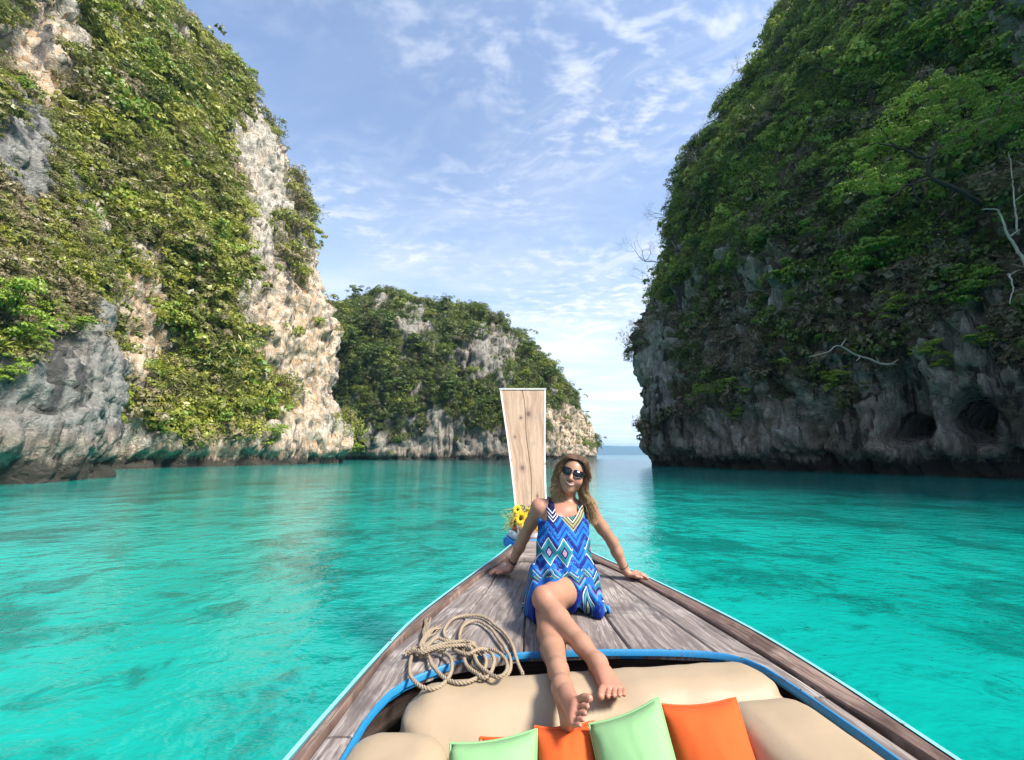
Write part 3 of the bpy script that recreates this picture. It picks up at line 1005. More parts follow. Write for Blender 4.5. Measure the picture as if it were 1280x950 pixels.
def beach():
    m = simple_mat('sand', (0.55, 0.48, 0.36), 0.95, 0.2, 3)
    P = at_z(463, 574.6, 0.0)
    rng = np.random.RandomState(4)
    n, k = 40, 10
    V = []
    for i in range(n):
        a = 2 * math.pi * i / n
        for j in range(k):
            t = j / (k - 1)
            r = 1 - t
            V.append((P[0] + r * 9 * math.cos(a), P[1] + 5 + r * 6 * math.sin(a), -.3 + 1.0 * math.sin(t * math.pi / 2)))
    F = [(i * k + j, ((i + 1) % n) * k + j, ((i + 1) % n) * k + j + 1, i * k + j + 1) for i in range(n) for j in range(k - 1)]
    tag(link('beach', mesh_np('beach', np.array(V), F, [m])), 'small pale sand beach at the foot of the headland', kind='structure')


beach()


# ------------------------------------------------------------------ the boat
_ys = [-5, 0.5, 1.3, 1.75, 2.2, 2.65, 3.0, 3.4, 3.8]
_hs = [-.90, -.84, -.80, -.785, -.77, -.75, -.70, -.64, -.56]


def DZ(Y):
    return ZC + np.interp(Y, _ys, _hs)


def deck(x, y, dz=0.0):
    """the deck point that shows at a photo pixel (the deck rises towards the bow)"""
    r = ray(x, y)
    Y = 2.0
    for _ in range(60):
        Y = .5 * Y + .5 * (DZ(Y) + dz - ZC) / r[2] * r[1]
    return np.array((r[0] / r[1] * Y, Y, DZ(Y) + dz))


def wood_material(name, base, dark, pale, wet=0.6, scale=1.0, rough=0.7):
    """weathered grain running along the v of the plank's own coordinates"""
    m, g = material(name)
    uv = g.n('ShaderNodeAttribute', attribute_name='grain').outputs['Vector']
    long_ = g.vmul(uv, (34 * scale, 2.2 * scale, 1))
    wav = g.noise(g.vmul(uv, (3, 3, 1)), 1.6, 3, 0.5, out='Color')
    lw = g.vadd(long_, g.vmul(wav, (2.2, .8, 0)))
    a = g.noise(lw, 1.3, 6, 0.7, 0.3)
    b = g.noise(g.vmul(uv, (110 * scale, 5 * scale, 1)), 1.0, 4, 0.7)
    c = g.mix(g.mrange(a, 0.36, 0.64), dark, base)
    c = g.mix(g.math('MULTIPLY', g.mrange(b, 0.5, 0.68), g.mrange(a, 0.4, 0.6)), c, pale)
    st = g.noise(uv, 2.6, 5, 0.62, 0.8)
    c = g.mix(g.math('MULTIPLY', g.mrange(st, 0.50, 0.60), wet), c, g.mix(a, tuple(.5 * v for v in dark), tuple(1.1 * v for v in dark)))
    worn = g.math('MULTIPLY', g.mrange(g.noise(g.vadd(uv, (5, 9, 0)), 3.2, 4, 0.6), 0.52, 0.62), g.mrange(b, 0.44, 0.56))
    c = g.mix(g.math('MULTIPLY', worn, 0.65), c, tuple(min(.8, 1.2 * v) for v in pale))
    spot = g.mrange(g.noise(uv, 13, 2, 0.5), 0.70, 0.76)
    c = g.mix(spot, c, (0.05, 0.035, 0.03))
    h = g.math('ADD', g.math('MULTIPLY', a, .6), g.math('MULTIPLY', b, .5))
    r = g.mrange(st, 0.50, 0.60, rough, rough * 0.62)
    principled(g, c, r, h, 0.004, 0.6)
    return m


M_DECK = wood_material('weathered_deck_wood', (0.235, 0.198, 0.182), (0.11, 0.088, 0.082), (0.36, 0.325, 0.30))
M_GUN = wood_material('brown_gunwale_wood', (0.15, 0.095, 0.075), (0.065, 0.04, 0.034), (0.26, 0.19, 0.16), 0.3)
M_INNER = wood_material('dark_bilge_wood', (0.05, 0.032, 0.026), (0.022, 0.014, 0.012), (0.08, 0.055, 0.045), 0.3)


def chipped_paint(name, color, wood=(0.10, 0.07, 0.055), chips=0.60):
    m, g = material(name)
    o = g.n('ShaderNodeTexCoord').outputs['Object']
    a = g.noise(o, 22, 5, .65)
    b = g.noise(g.vmul(o, (1, .5, 1)), 7, 4, .6)
    c = g.mix(b, tuple(v * .78 for v in color), tuple(min(1, v * 1.12) for v in color))
    c = g.mix(g.math('MULTIPLY', g.mrange(g.noise(o, 60, 4, .7), .5, .7), .35), c, tuple(v * .55 for v in color))
    k = g.math('ADD', g.math('MULTIPLY', a, .65), g.math('MULTIPLY', b, .35))
    c = g.mix(g.mrange(k, chips, chips + .025), c, wood)
    principled(g, c, .5, g.math('SUBTRACT', a, g.math('MULTIPLY', g.mrange(k, chips, chips + .02), .5)), .002, .5)
    return m


M_BLUE = chipped_paint('blue_paint', (0.012, 0.19, 0.42))
M_SKYBLUE = chipped_paint('pale_blue_paint', (0.20, 0.50, 0.60), chips=.62)
M_WHITE = chipped_paint('white_paint', (0.66, 0.63, 0.58), (0.26, 0.19, 0.14), .59)


def board_uv(V, c0, ax):
    """grain coordinates: across, along"""
    ax = ax / np.linalg.norm(ax)
    ac = np.cross((0, 0, 1), ax)
    ac /= np.linalg.norm(ac)
    d = V - c0
    return np.stack([d @ ac, d @ ax, 0 * d[:, 0]], 1)


def plank(name, L, R, parent, mat=None, th=0.03, lift=0.0, gap=0.003, n=22, seed=0):
    """a board between two edge curves (lists of 3D points from the bow aft), rounded edges"""
    L, R = smooth_path(L, n), smooth_path(R, n)
    w = R - L
    wl = np.linalg.norm(w, axis=1)[:, None]
    w = w / wl
    up = np.array((0, 0, 1.0))
    rows = []
    b = np.minimum(0.006, wl * .25)
    for s, e, z in ((0, gap, -th), (0, gap, -.006), (0, gap + b, 0), (.33, 0, .0015), (.67, 0, .0015), (1, -gap - b, 0), (1, -gap, -.006), (1, -gap, -th)):
        rows.append(L + (R - L) * s + w * e + up * (z + lift))
    P = np.stack(rows, 1)
    k = P.shape[1]
    # small gap at both ends
    P[0] += .0025 * (P[1] - P[0]) / np.linalg.norm(P[1] - P[0], axis=1)[:, None]
    P[-1] -= .0025 * (P[-1] - P[-2]) / np.linalg.norm(P[-1] - P[-2], axis=1)[:, None]
    idx = np.arange(n * k).reshape(n, k)
    F = [tuple(f) for f in np.stack([idx[:-1, :-1], idx[:-1, 1:], idx[1:, 1:], idx[1:, :-1]], -1).reshape(-1, 4)]
    F += [(idx[i, 0], idx[i + 1, 0], idx[i + 1, k - 1], idx[i, k - 1]) for i in range(n - 1)]
    F += [tuple(idx[0][::-1]), tuple(idx[-1])]
    V = P.reshape(-1, 3)
    s = np.array([(0, 0, .33, .33, .67, .67, 1, 1)]).repeat(n, 0)
    al = np.concatenate([[0], np.cumsum(np.linalg.norm(np.diff((L + R) / 2, axis=0), axis=1))])
    across = np.stack([np.zeros(n), np.zeros(n), b[:, 0], wl[:, 0] * .33, wl[:, 0] * .67, wl[:, 0], wl[:, 0], wl[:, 0]], 1)
    g = np.stack([across + seed * 3.7, al[:, None].repeat(k, 1) + seed * 1.9, np.zeros((n, k))], 2).reshape(-1, 3)
    o = part(name, V, F, mat or M_DECK, parent, True, {'grain': g})
    me = o.data
    me.set_sharp_from_angle(angle=math.radians(40))
    return o


OUT_L = [deck(*p) for p in ((640, 683), (623, 697), (600, 714), (528, 769), (478, 820), (426, 879), (370, 945))] + \
        [np.array((x, y, DZ(y))) for x, y in ((-.64, .8), (-.70, .2), (-.745, -1), (-.74, -3))]
OUT_R = [deck(*p) for p in ((716, 681), (750, 698), (811, 725), (921, 780), (1026, 843), (1161, 933))] + \
        [np.array((x, y, DZ(y))) for x, y in ((1.215, .8), (1.27, .2), (1.315, -1), (1.31, -3))]
IN_L = [deck(*p) for p in ((650, 688), (628, 702), (600, 722), (565, 750), (535, 777), (500, 803), (480, 823), (419, 903), (385, 949))] + \
       [np.array((x, y, DZ(y))) for x, y in ((-.60, .8), (-.655, .2), (-.70, -1), (-.695, -3))]
IN_R = [deck(*p) for p in ((708, 686), (749, 704), (806, 731), (921, 799), (1026, 866), (1160, 950))] + \
       [np.array((x, y, DZ(y))) for x, y in ((1.17, .8), (1.225, .2), (1.27, -1), (1.265, -3))]
RIM_PX = [(426, 949), (444, 918), (462, 891), (489, 863), (515, 848), (560, 831), (600, 822), (650, 817), (720, 814), (780, 813), (850, 814), (903, 818), (942, 828), (977, 848), (1019, 876), (1079, 918), (1121, 948)]
RIM = [deck(*p) for p in RIM_PX]
RIM = [np.array((-.575, -3, DZ(-3.))), np.array((-.58, -1, DZ(-1.))), np.array((-.54, .2, DZ(.2))), np.array((-.495, .8, DZ(.8)))] + RIM + \
      [np.array((1.085, .8, DZ(.8))), np.array((1.13, .2, DZ(.2))), np.array((1.17, -1, DZ(-1.))), np.array((1.165, -3, DZ(-3.)))]


def resample_y(P, ys):
    P = np.asarray(sorted(P, key=lambda p: p[1]))
    return np.stack([np.interp(ys, P[:, 1], P[:, k]) for k in range(3)], 1)


def build_boat():
    o = thing('longtail_boat', 'wooden longtail boat with weathered plank foredeck, blue trim and tall prow board', 'boat', (.29, 0, 0))
    # hull shell: outside and inside skins hanging from the gunwale
    ysam = np.concatenate([np.linspace(-3, 1, 12), np.linspace(1.15, 3.05, 34)])
    Lq, Rq = resample_y(smooth_path(OUT_L, 160), ysam), resample_y(smooth_path(OUT_R, 160), ysam)
    stem = np.array((.165, 3.42, DZ(3.42) - .03))
    for nm, sgn, Q in (('hull', -1, Lq), ('hull', 1, Rq)):
        rows = []
        keel_x = .29 + (.165 - .29) * sstep(ysam, 1.5, 3.3)
        for t in np.linspace(0, 1, 10):
            f = math.cos(t * math.pi / 2) ** 0.7
            x = keel_x + (Q[:, 0] - keel_x) * f - sgn * 0
            z = (Q[:, 2] - .045) * (1 - t) + (-.25 + 0.9 * sstep(ysam, 2.0, 3.6)) * t
            yy = ysam + 0 * t
            rows.append(np.stack([x, yy, z], 1))
        P = np.stack(rows, 1)
        # close on to the stem
        tip = np.stack([np.full(10, stem[0]), 3.40 + 0 * np.linspace(0, 1, 10), np.linspace(stem[2], .45, 10)], 1)
        P = np.concatenate([P, tip[None]], 0)
        a, b = P.shape[:2]
        idx = np.arange(a * b).reshape(a, b)
        F = np.stack([idx[:-1, :-1], idx[1:, :-1], idx[1:, 1:], idx[:-1, 1:]], -1).reshape(-1, 4)
        if sgn < 0:
            F = F[:, ::-1].copy()
        V = P.reshape(-1, 3)
        part('hull', V, F, M_INNER, o, True, {'grain': np.stack([V[:, 2], V[:, 1], 0 * V[:, 0]], 1)})
    for sgn, Q, I in ((-1, OUT_L, IN_L), (1, OUT_R, IN_R)):
        # brown gunwale strip
        A, B = (Q, I) if sgn < 0 else (I, Q)
        plank('gunwale', A, B, o, M_GUN, .06, .012, .002, 60, 3 + sgn)
        # pale blue painted rubbing strake outside it
        q = smooth_path(Q, 70)
        T = np.gradient(q, axis=0)
        nx = np.stack([T[:, 1], -T[:, 0]], 1)
        nx /= np.linalg.norm(nx, axis=1)[:, None]
        if (nx[:, 0] * sgn).sum() < 0:
            nx = -nx
        outw = np.concatenate([nx, np.zeros((70, 1))], 1)
        rows = [q + outw * e + np.array((0, 0, z)) for e, z in ((.001, .013), (.016, .013), (.022, .006), (.024, -.07), (.001, -.07))]
        P = np.stack(rows, 1)
        idx = np.arange(70 * 5).reshape(70, 5)
        F = [tuple(f) for f in np.stack([idx[:-1, :-1], idx[:-1, 1:], idx[1:, 1:], idx[1:, :-1]], -1).reshape(-1, 4)]
        F += [tuple(idx[0]), tuple(idx[-1])]
        st = part('rubbing_strake', P.reshape(-1, 3), F, M_SKYBLUE, o)
        st.data.set_sharp_from_angle(angle=math.radians(40))
    # foredeck planks, fanning from the bow
    A = [deck(*p) for p in ((634, 703), (622, 716), (610, 735), (598, 750), (562, 799), (545, 836))]
    B = [deck(*p) for p in ((668, 703), (662, 735), (657, 770), (654, 817))]
    C = [deck(*p) for p in ((722, 703), (736, 730), (755, 767), (789, 813))]
    D = [deck(*p) for p in ((736, 706), (749, 714), (780, 734), (846, 780), (898, 817))]
    inl = smooth_path(IN_L, 3000)
    inr = smooth_path(IN_R, 3000)

    def cut(P, y0, y1):
        q = P[(P[:, 1] <= y0) & (P[:, 1] >= y1)]
        return [q[int(i)] for i in np.linspace(0, len(q) - 1, 8)]
    ym = A[0][1]
    rim = np.array(RIM)
    rl = smooth_path(RIM, 4000)
    kL = np.argmin(np.linalg.norm(rl - A[-1], axis=1))
    kR = np.argmin(np.linalg.norm(rl - D[-1], axis=1))

    def rimcut(k, y1, left):
        q = rl[:k + 1][::-1] if left else rl[k:]
        q = q[q[:, 1] >= y1]
        return [q[int(i)] for i in np.linspace(0, len(q) - 1, 8)]
    yj = deck(405, 922)[1]
    plank('deck_plank', cut(inl, ym, yj), A + rimcut(kL, yj, True)[1:], o, seed=1, n=60)
    qa = rl[:kL + 1][::-1]
    qa = qa[qa[:, 1] < yj]
    plank('side_plank', cut(inl, yj - .004, -3), [qa[int(i)] for i in np.linspace(0, len(qa) - 1, 10)], o, seed=9, n=30)
    plank('deck_plank', A, B, o, seed=2, n=30)
    plank('deck_plank', B, C, o, seed=4, n=30)
    plank('deck_plank', C, D, o, seed=5, n=30)
    yk = deck(1046, 872)[1]
    plank('deck_plank', D + rimcut(kR, yk, False)[1:], cut(inr, ym - .03, yk), o, seed=6, n=60)
    qb = rl[kR:]
    qb = qb[qb[:, 1] < yk]
    plank('side_plank', [qb[int(i)] for i in np.linspace(0, len(qb) - 1, 10)], cut(inr, yk - .004, -3), o, seed=10, n=30)
    # cross boards at the bow
    for i, (y0, y1) in enumerate(((2.90, 3.00), (3.00, 3.10), (3.10, 3.36))):
        def edge(P, yy):
            P = np.asarray(sorted(P, key=lambda p: p[1]))
            if yy > P[-1, 1]:
                t = (yy - P[-1, 1]) / (3.40 - P[-1, 1])
                return np.array((P[-1, 0] + (.165 - P[-1, 0]) * t, yy, DZ(yy)))
            return np.array([np.interp(yy, P[:, 1], P[:, k]) for k in range(2)] + [DZ(yy)])
        l0, l1, r0, r1 = edge(inl, y1), edge(inl, y0), edge(inr, y1), edge(inr, y0)
        plank('bow_board', [l0, (l0 + r0) / 2, r0], [l1, (l1 + r1) / 2, r1], o, seed=12 + i, n=8)
    # blue rim strip round the cockpit
    q = smooth_path(RIM, 150)
    T = np.gradient(q, axis=0)
    nrm = np.stack([T[:, 1], -T[:, 0], 0 * T[:, 0]], 1)
    nrm /= np.linalg.norm(nrm, axis=1)[:, None]
    cen = np.array((.29, .6, 0))
    sg = np.sign((nrm * (cen - q)).sum(1).mean())
    nrm *= sg                                          # towards the cockpit
    rows = [q + nrm * e + np.array((0, 0, z)) for e, z in ((.000, -.03), (.000, .004), (.003, .007), (.009, .007), (.012, .003), (.013, -.014), (.0, -.014))]
    P = np.stack(rows, 1)
    k = P.shape[1]
    idx = np.arange(150 * k).reshape(150, k)
    F = [tuple(f) for f in np.stack([idx[:-1, :-1], idx[:-1, 1:], idx[1:, 1:], idx[1:, :-1]], -1).reshape(-1, 4)]
    rs = part('rim_strip', P.reshape(-1, 3), F, M_BLUE, o)
    rs.data.set_sharp_from_angle(angle=math.radians(40))
    # small nails on the rim
    mb = MB()
    mnail = simple_mat('rusty_nail', (0.05, 0.06, 0.08), 0.6)
    for i in range(30, 122, 7):
        c = q[i] + nrm[i] * .008 + np.array((0, 0, .0095))
        mb.tube([c - (0, 0, .002), c + (0, 0, .0012)], .0022, 6)
    mb.build('nail_heads', mnail, o)['kind'] = 'stuff'
    # dark planking under the deck edge and along the inside, and the bottom boards
    sel = smooth_path(RIM, 120)
    T = np.gradient(sel, axis=0)
    nn = np.stack([T[:, 1], -T[:, 0], 0 * T[:, 0]], 1)
    nn /= np.linalg.norm(nn, axis=1)[:, None]
    nn *= -sg
    rows = [sel + nn * e + np.array((0, 0, z)) for e, z in ((.03, -.034), (.05, -.10), (.05, -.11), (.04, -.30), (.02, -.60), (.0, -.82))]
    P = np.stack(rows, 1)
    idx = np.arange(120 * 6).reshape(120, 6)
    F = np.stack([idx[:-1, :-1], idx[:-1, 1:], idx[1:, 1:], idx[1:, :-1]], -1).reshape(-1, 4)
    V = P.reshape(-1, 3)
    al = np.arange(120).repeat(6) * .06
    part('inner_lining', V, F, M_INNER, o, True, {'grain': np.stack([V[:, 2], al, 0 * al], 1)})
    for i in range(9):
        x0 = -.44 + i * .166
        plank('floor_board', [np.array((x0, y, .31)) for y in (1.72, .5, -3)], [np.array((x0 + .16, y, .31)) for y in (1.72, .5, -3)], o, M_INNER, .025, 0, .003, 6, 20 + i)
    # prow board, flared towards its top and raked forward
    m, g = material('prow_wood')
    uv = g.n('ShaderNodeAttribute', attribute_name='grain').outputs['Vector']
    kn = g.n('ShaderNodeTexVoronoi', {'Vector': g.vmul(uv, (4.2, 1.9, 1)), 'Scale': 1.0}).outputs['Distance']
    wv = g.noise(uv, 3.0, 3, .5, out='Color')
    gv = g.vadd(g.vmul(uv, (26, 1.6, 1)), g.vmul(wv, (3.2, .8, 0)))
    a = g.noise(gv, 1.0, 5, .65, .4)
    b = g.noise(g.vmul(uv, (90, 4, 1)), 1.0, 4, .7)
    c = g.mix(g.mrange(a, .35, .65), (0.29, 0.19, 0.125), (0.43, 0.31, 0.215))
    c = g.mix(g.math('MULTIPLY', g.mrange(b, .55, .7), .5), c, (0.30, 0.20, 0.15))
    blot = g.noise(uv, 5.5, 4, .6)
    c = g.mix(g.math('MULTIPLY', g.mrange(blot, .54, .70), .55), c, (0.27, 0.20, 0.17))
    for kx, ky, kr in ((.25, .26, .040), (.115, .80, .030), (.16, .30, .020), (.30, 1.05, .022), (.08, .50, .016)):
        dk_ = g.n('ShaderNodeVectorMath', {0: g.vadd(uv, g.vmul(wv, (.03, .03, 0))), 1: (kx + .015, ky + .015, 0)}, operation='SUBTRACT').outputs[0]
        dl_ = g.n('ShaderNodeVectorMath', {0: g.vmul(dk_, (1, .8, 0))}, operation='LENGTH').outputs['Value']
        c = g.mix(g.math('MULTIPLY', g.mrange(dl_, kr * 1.9, kr * .6), .6), c, (0.20, 0.13, 0.10))
        c = g.mix(g.math('MULTIPLY', g.mrange(dl_, kr * .7, kr * .35), .8), c, (0.07, 0.048, 0.04))
    principled(g, c, .75, g.math('ADD', a, g.math('MULTIPLY', b, .5)), .004, .5)
    tl, tr = at_Y(626, 488, 3.78), at_Y(681, 488, 3.78)
    bl, br = at_Y(645.5, 650, 3.34), at_Y(684.5, 650, 3.34)
    axl, axr = (bl - tl), (br - tr)
    bl2, br2 = bl + axl * .28, br + axr * .28
    n = 16
    th = np.array((0, .07, .02))
    V = []
    ml, mr = (tl + bl2) / 2 + np.array((.014, .02, 0)), (tr + br2) / 2 + np.array((-.014, .02, 0))
    Lc, Rc = smooth_path([tl, ml, bl2], n), smooth_path([tr, mr, br2], n)
    cols = [Lc, Lc + (Rc - Lc) * .48 , Lc + (Rc - Lc) * .5 + np.array((0, .006, 0)), Lc + (Rc - Lc) * .52, Rc, Rc + th, Lc + th]
    P = np.stack(cols, 1)
    # the check (crack) wanders down the middle of the face
    wob = .05 * np.sin(np.linspace(0, 5, n)) + .035 * np.sin(np.linspace(1, 13, n)) + .07 * np.linspace(-.6, 1, n)
    for kk, s0 in ((1, .49), (2, .5), (3, .51)):
        P[:, kk] = Lc + (Rc - Lc) * (s0 + wob)[:, None] + (np.array((0, .012, 0)) if kk == 2 else 0)
    k = P.shape[1]
    idx = np.arange(n * k).reshape(n, k)
    F = [(idx[i, j], idx[i, (j + 1) % k], idx[i + 1, (j + 1) % k], idx[i + 1, j]) for i in range(n - 1) for j in range(k)]
    F += [tuple(idx[0][::-1]), tuple(idx[-1])]
    V = P.reshape(-1, 3)
    al = np.linspace(0, 1.6, n)[:, None].repeat(k, 1)
    ac = np.array([0, .2, .21, .22, .42, .5, .6])[None].repeat(n, 0)
    pb = part('prow_board', V, [f[::-1] for f in F], m, o, False, {'grain': np.stack([ac, al, 0 * al], 2).reshape(-1, 3)})
    for Q, sx in ((Lc, -1), (Rc, 1)):
        rows = [Q + np.array((sx * e, y, 0)) for e, y in ((-.007, -.004), (.009, -.004), (.009, .078), (-.007, .078))]
        PP = np.stack(rows, 1)
        idx = np.arange(n * 4).reshape(n, 4)
        F = [(idx[i, j], idx[i, (j + 1) % 4], idx[i + 1, (j + 1) % 4], idx[i + 1, j]) for i in range(n - 1) for j in range(4)] + [tuple(idx[0]), tuple(idx[-1])]
        mw = link('white_edge', mesh_np('white_edge', PP.reshape(-1, 3) - np.array(o.location), F, [M_WHITE], False), pb)
    mb = MB()
    cx = (tl + tr) / 2
    mb.box(cx + np.array((0, .037, .014)) - np.array(o.location), (np.linalg.norm(tr - tl) + .03, .085, .016))
    link('top_cap', mesh_np('top_cap', np.concatenate(mb.V), mb.F, [M_WHITE], False), pb)
    return o


BOAT = build_boat()


# ------------------------------------------------------------------ sofa, pillows
def fabric(name, color, rough=0.75, var=0.06, weave=900.0, sheen=0.2, mott=3.0, fade=None):
    m, g = material(name)
    o = g.n('ShaderNodeTexCoord').outputs['Object']
    a = g.noise(o, mott, 4, .6)
    w = g.noise(o, weave, 2, .5)
    c = g.mix(a, tuple(v * (1 - var * 1.6) for v in color), tuple(min(1, v * (1 + var)) for v in color))
    if fade:
        c = g.mix(g.math('MULTIPLY', g.mrange(g.noise(o, 9, 5, .65), .56, .72), .35), c, fade)
    wr = g.noise(o, 14, 3, .55)
    h = g.math('ADD', g.math('MULTIPLY', wr, .8), g.math('MULTIPLY', w, .12))
    principled(g, c, rough, h, .006, .35, Sheen_Weight=sheen)
    return m


M_TAN = fabric('tan_vinyl', (0.345, 0.262, 0.172), .55, .12, 500, .05, 3.0, (0.30, 0.22, 0.135))
M_GREEN = fabric('mint_cotton', (0.21, 0.40, 0.185), .9, .08, 700, .0)
M_ORANGE = fabric('orange_cotton', (0.60, 0.085, 0.010), .9, .08, 700, .0)


def rbox(center, half, rad, R=None, n=18, puff=0.0, seed=0, wr=0.004):
    """soft box cushion"""
    half = np.array(half, float)
    V, F, base = [], [], 0
    for ax in range(3):
        for s in (-1, 1):
            a, b = [(1, 2), (2, 0), (0, 1)][ax]
            u = np.linspace(-1, 1, n)
            u = np.sign(u) * np.abs(u) ** .8
            U, W = np.meshgrid(u, u, indexing='ij')
            P = np.zeros((n, n, 3))
            P[..., ax] = s
            P[..., a] = U
            P[..., b] = W
            V.append((P * half).reshape(-1, 3))
            idx = base + np.arange(n * n).reshape(n, n)
            f = np.stack([idx[:-1, :-1], idx[1:, :-1], idx[1:, 1:], idx[:-1, 1:]], -1).reshape(-1, 4)
            F.append(f if s > 0 else f[:, ::-1])
            base += n * n
    V, F = np.concatenate(V), np.concatenate(F)
    inner = np.maximum(half - rad, .001)
    C = np.clip(V, -inner, inner)
    D = V - C
    nr = D / (np.linalg.norm(D, axis=1)[:, None] + 1e-9)
    flat = np.linalg.norm(D, axis=1) < 1e-6
    V = np.where(flat[:, None], V, C + nr * np.minimum(np.linalg.norm(D, axis=1), 9)[:, None].clip(0, rad) * 1.0)
    # put every surface point at the full radius
    V = C + nr * rad
    q = V / half
    V = V + nr * (puff * np.prod(np.clip(1 - q * q * .5, .3, 1), axis=1))[:, None]
    V = V + nr * (wr * fbm(V * np.array([9, 9, 14]) + seed, 3))[:, None]
    # merge the seams
    key = np.round(V, 5)
    uq, inv = np.unique(key, axis=0, return_inverse=True)
    F = inv[F]
    V = uq
    if R is not None:
        V = V @ np.array(R).T
    return V + np.array(center), [tuple(dict.fromkeys(f)) for f in F.tolist() if len(set(f)) > 2]


def rotz(a):
    c, s = math.cos(a), math.sin(a)
    return np.array([(c, -s, 0), (s, c, 0), (0, 0, 1.0)])


def rotx(a):
    c, s = math.cos(a), math.sin(a)
    return np.array([(1.0, 0, 0), (0, c, -s), (0, s, c)])


def roty(a):
    c, s = math.cos(a), math.sin(a)
    return np.array([(c, 0, s), (0, 1.0, 0), (-s, 0, c)])


def build_sofa():
    o = thing('boat_sofa', 'beige vinyl sofa with rounded backrest and armrests inside the boat', 'sofa', (.3, 1.1, .335))
    R = rotz(math.radians(4.5)) @ roty(math.radians(-1.2))
    V, F = rbox((.295, 1.505, ZC - 1.058), (.650, .125, .290), .105, R, 40, .016, 1, .007)
    # the front slopes forward below the crest
    dzv = np.maximum(ZC - .80 - V[:, 2], 0)
    V[:, 1] -= .55 * dzv * sstep(V[:, 1], 1.55, 1.42)
    # creases pulled in at the ends, dent under the feet
    for c, dp, rad in ((at_Y(704, 870, 1.36), .012, .09), (at_Y(758, 868, 1.45), .018, .08)):
        d = np.linalg.norm(V - c, axis=1)
        V[:, 2] -= dp * np.exp(-(d / rad) ** 2)
    for sx in (-1, 1):
        lx = (V - np.array((.295, 1.505, 0))) @ rotz(math.radians(4.5))[:, 0] * sx
        e = sstep(lx, .46, .66)
        V[:, 0] -= sx * e * .007 * np.sin(V[:, 2] * 95 + V[:, 1] * 20)
    part('backrest', V, F, M_TAN, o)
    V, F = rbox((.835, .95, ZC - 1.034), (.160, .47, .290), .095, rotz(math.radians(6)), 26, .012, 5, .006)
    part('armrest', V, F, M_TAN, o)
    V, F = rbox((-.335, .90, ZC - 1.060), (.150, .42, .285), .095, rotz(math.radians(-3)), 26, .012, 8, .006)
    part('armrest', V, F, M_TAN, o)
    V, F = rbox((.28, .80, ZC - 1.24), (.47, .42, .12), .06, None, 16, .02, 3)
    part('seat_cushion', V, F, M_TAN, o)
    V, F = rbox((.28, .98, .42), (.70, .50, .09), .02, None, 8, 0, 3, 0)
    part('sofa_base', V, F, M_INNER, o, True, {'grain': np.stack([V[:, 1], V[:, 0], 0 * V[:, 0]], 1)})


build_sofa()


def pillow(label, mat, tl, tr, drop, w_thick=.09, seed=0, h=.40, tilt=None):
    """square cushion hung from its two top corners; drop is the direction of its sides"""
    tl, tr = np.array(tl), np.array(tr)
    drop = np.array(drop, float)
    drop /= np.linalg.norm(drop)
    n = 26
    u = np.linspace(-1, 1, n)
    U, W = np.meshgrid(u, u, indexing='ij')
    ac = (tr - tl)
    nz = np.cross(ac, drop)
    nz /= np.linalg.norm(nz)
    if nz[1] > 0:
        nz = -nz
    V, F = [], []
    for s in (1, -1):
        pin = .055
        uu = U * (1 - pin * (1 - W * W))
        ww = W * (1 - pin * (1 - U * U))
        T = w_thick * np.clip((1 - U ** 2) * (1 - W ** 2), 0, 1) ** .42
        P = tl + ac * ((uu + 1) / 2)[..., None] + drop * (h * (1 - (ww + 1) / 2))[..., None]
        nzv = fbm(np.stack([U * 1.6 + seed, W * 1.6, 0 * U + s], 2), 3)
        # creases run from the corners
        cr = np.sin((U - W) * 8 + 2 * nzv) * np.exp(-((1 - np.abs(U)) + (1 - np.abs(W))) * 3.0)
        d = s * T + .010 * nzv * (T / w_thick) + .006 * cr * (T / w_thick) ** .5
        V.append((P + nz * d[..., None]).reshape(-1, 3))
        idx = np.arange(n * n).reshape(n, n) + (0 if s > 0 else n * n)
        f = np.stack([idx[:-1, :-1], idx[1:, :-1], idx[1:, 1:], idx[:-1, 1:]], -1).reshape(-1, 4)
        F += [tuple(x) for x in (f if s > 0 else f[:, ::-1]).tolist()]
    V = np.concatenate(V)
    key = np.round(V, 5)
    uq, inv = np.unique(key, axis=0, return_inverse=True)
    F = [tuple(dict.fromkeys(inv[list(f)].tolist())) for f in F]
    F = [f for f in F if len(f) > 2]
    base = uq.mean(0)
    o = link('pillow', mesh_np('pillow', uq - base, F, [mat]), None, tuple(base))
    # piped edge
    ring = []
    for k in range(4 * 12):
        t = k / 12
        sd, f = int(t), (t % 1) * 2 - 1
        uu, ww = [(f, 1), (1, -f), (-f, -1), (-1, f)][sd]
        a, b = uu * (1 - .055 * (1 - ww * ww)), ww * (1 - .055 * (1 - uu * uu))
        ring.append(tl + ac * (a + 1) / 2 + drop * h * (1 - (b + 1) / 2) - base)
    ring.append(ring[0])
    mb = MB()
    mb.tube(ring, .0035, 6, False)
    link('seam_piping', mesh_np('seam_piping', np.concatenate(mb.V), mb.F, [mat]), o)
    return tag(o, label, 'pillow', 'throw pillows on the sofa')


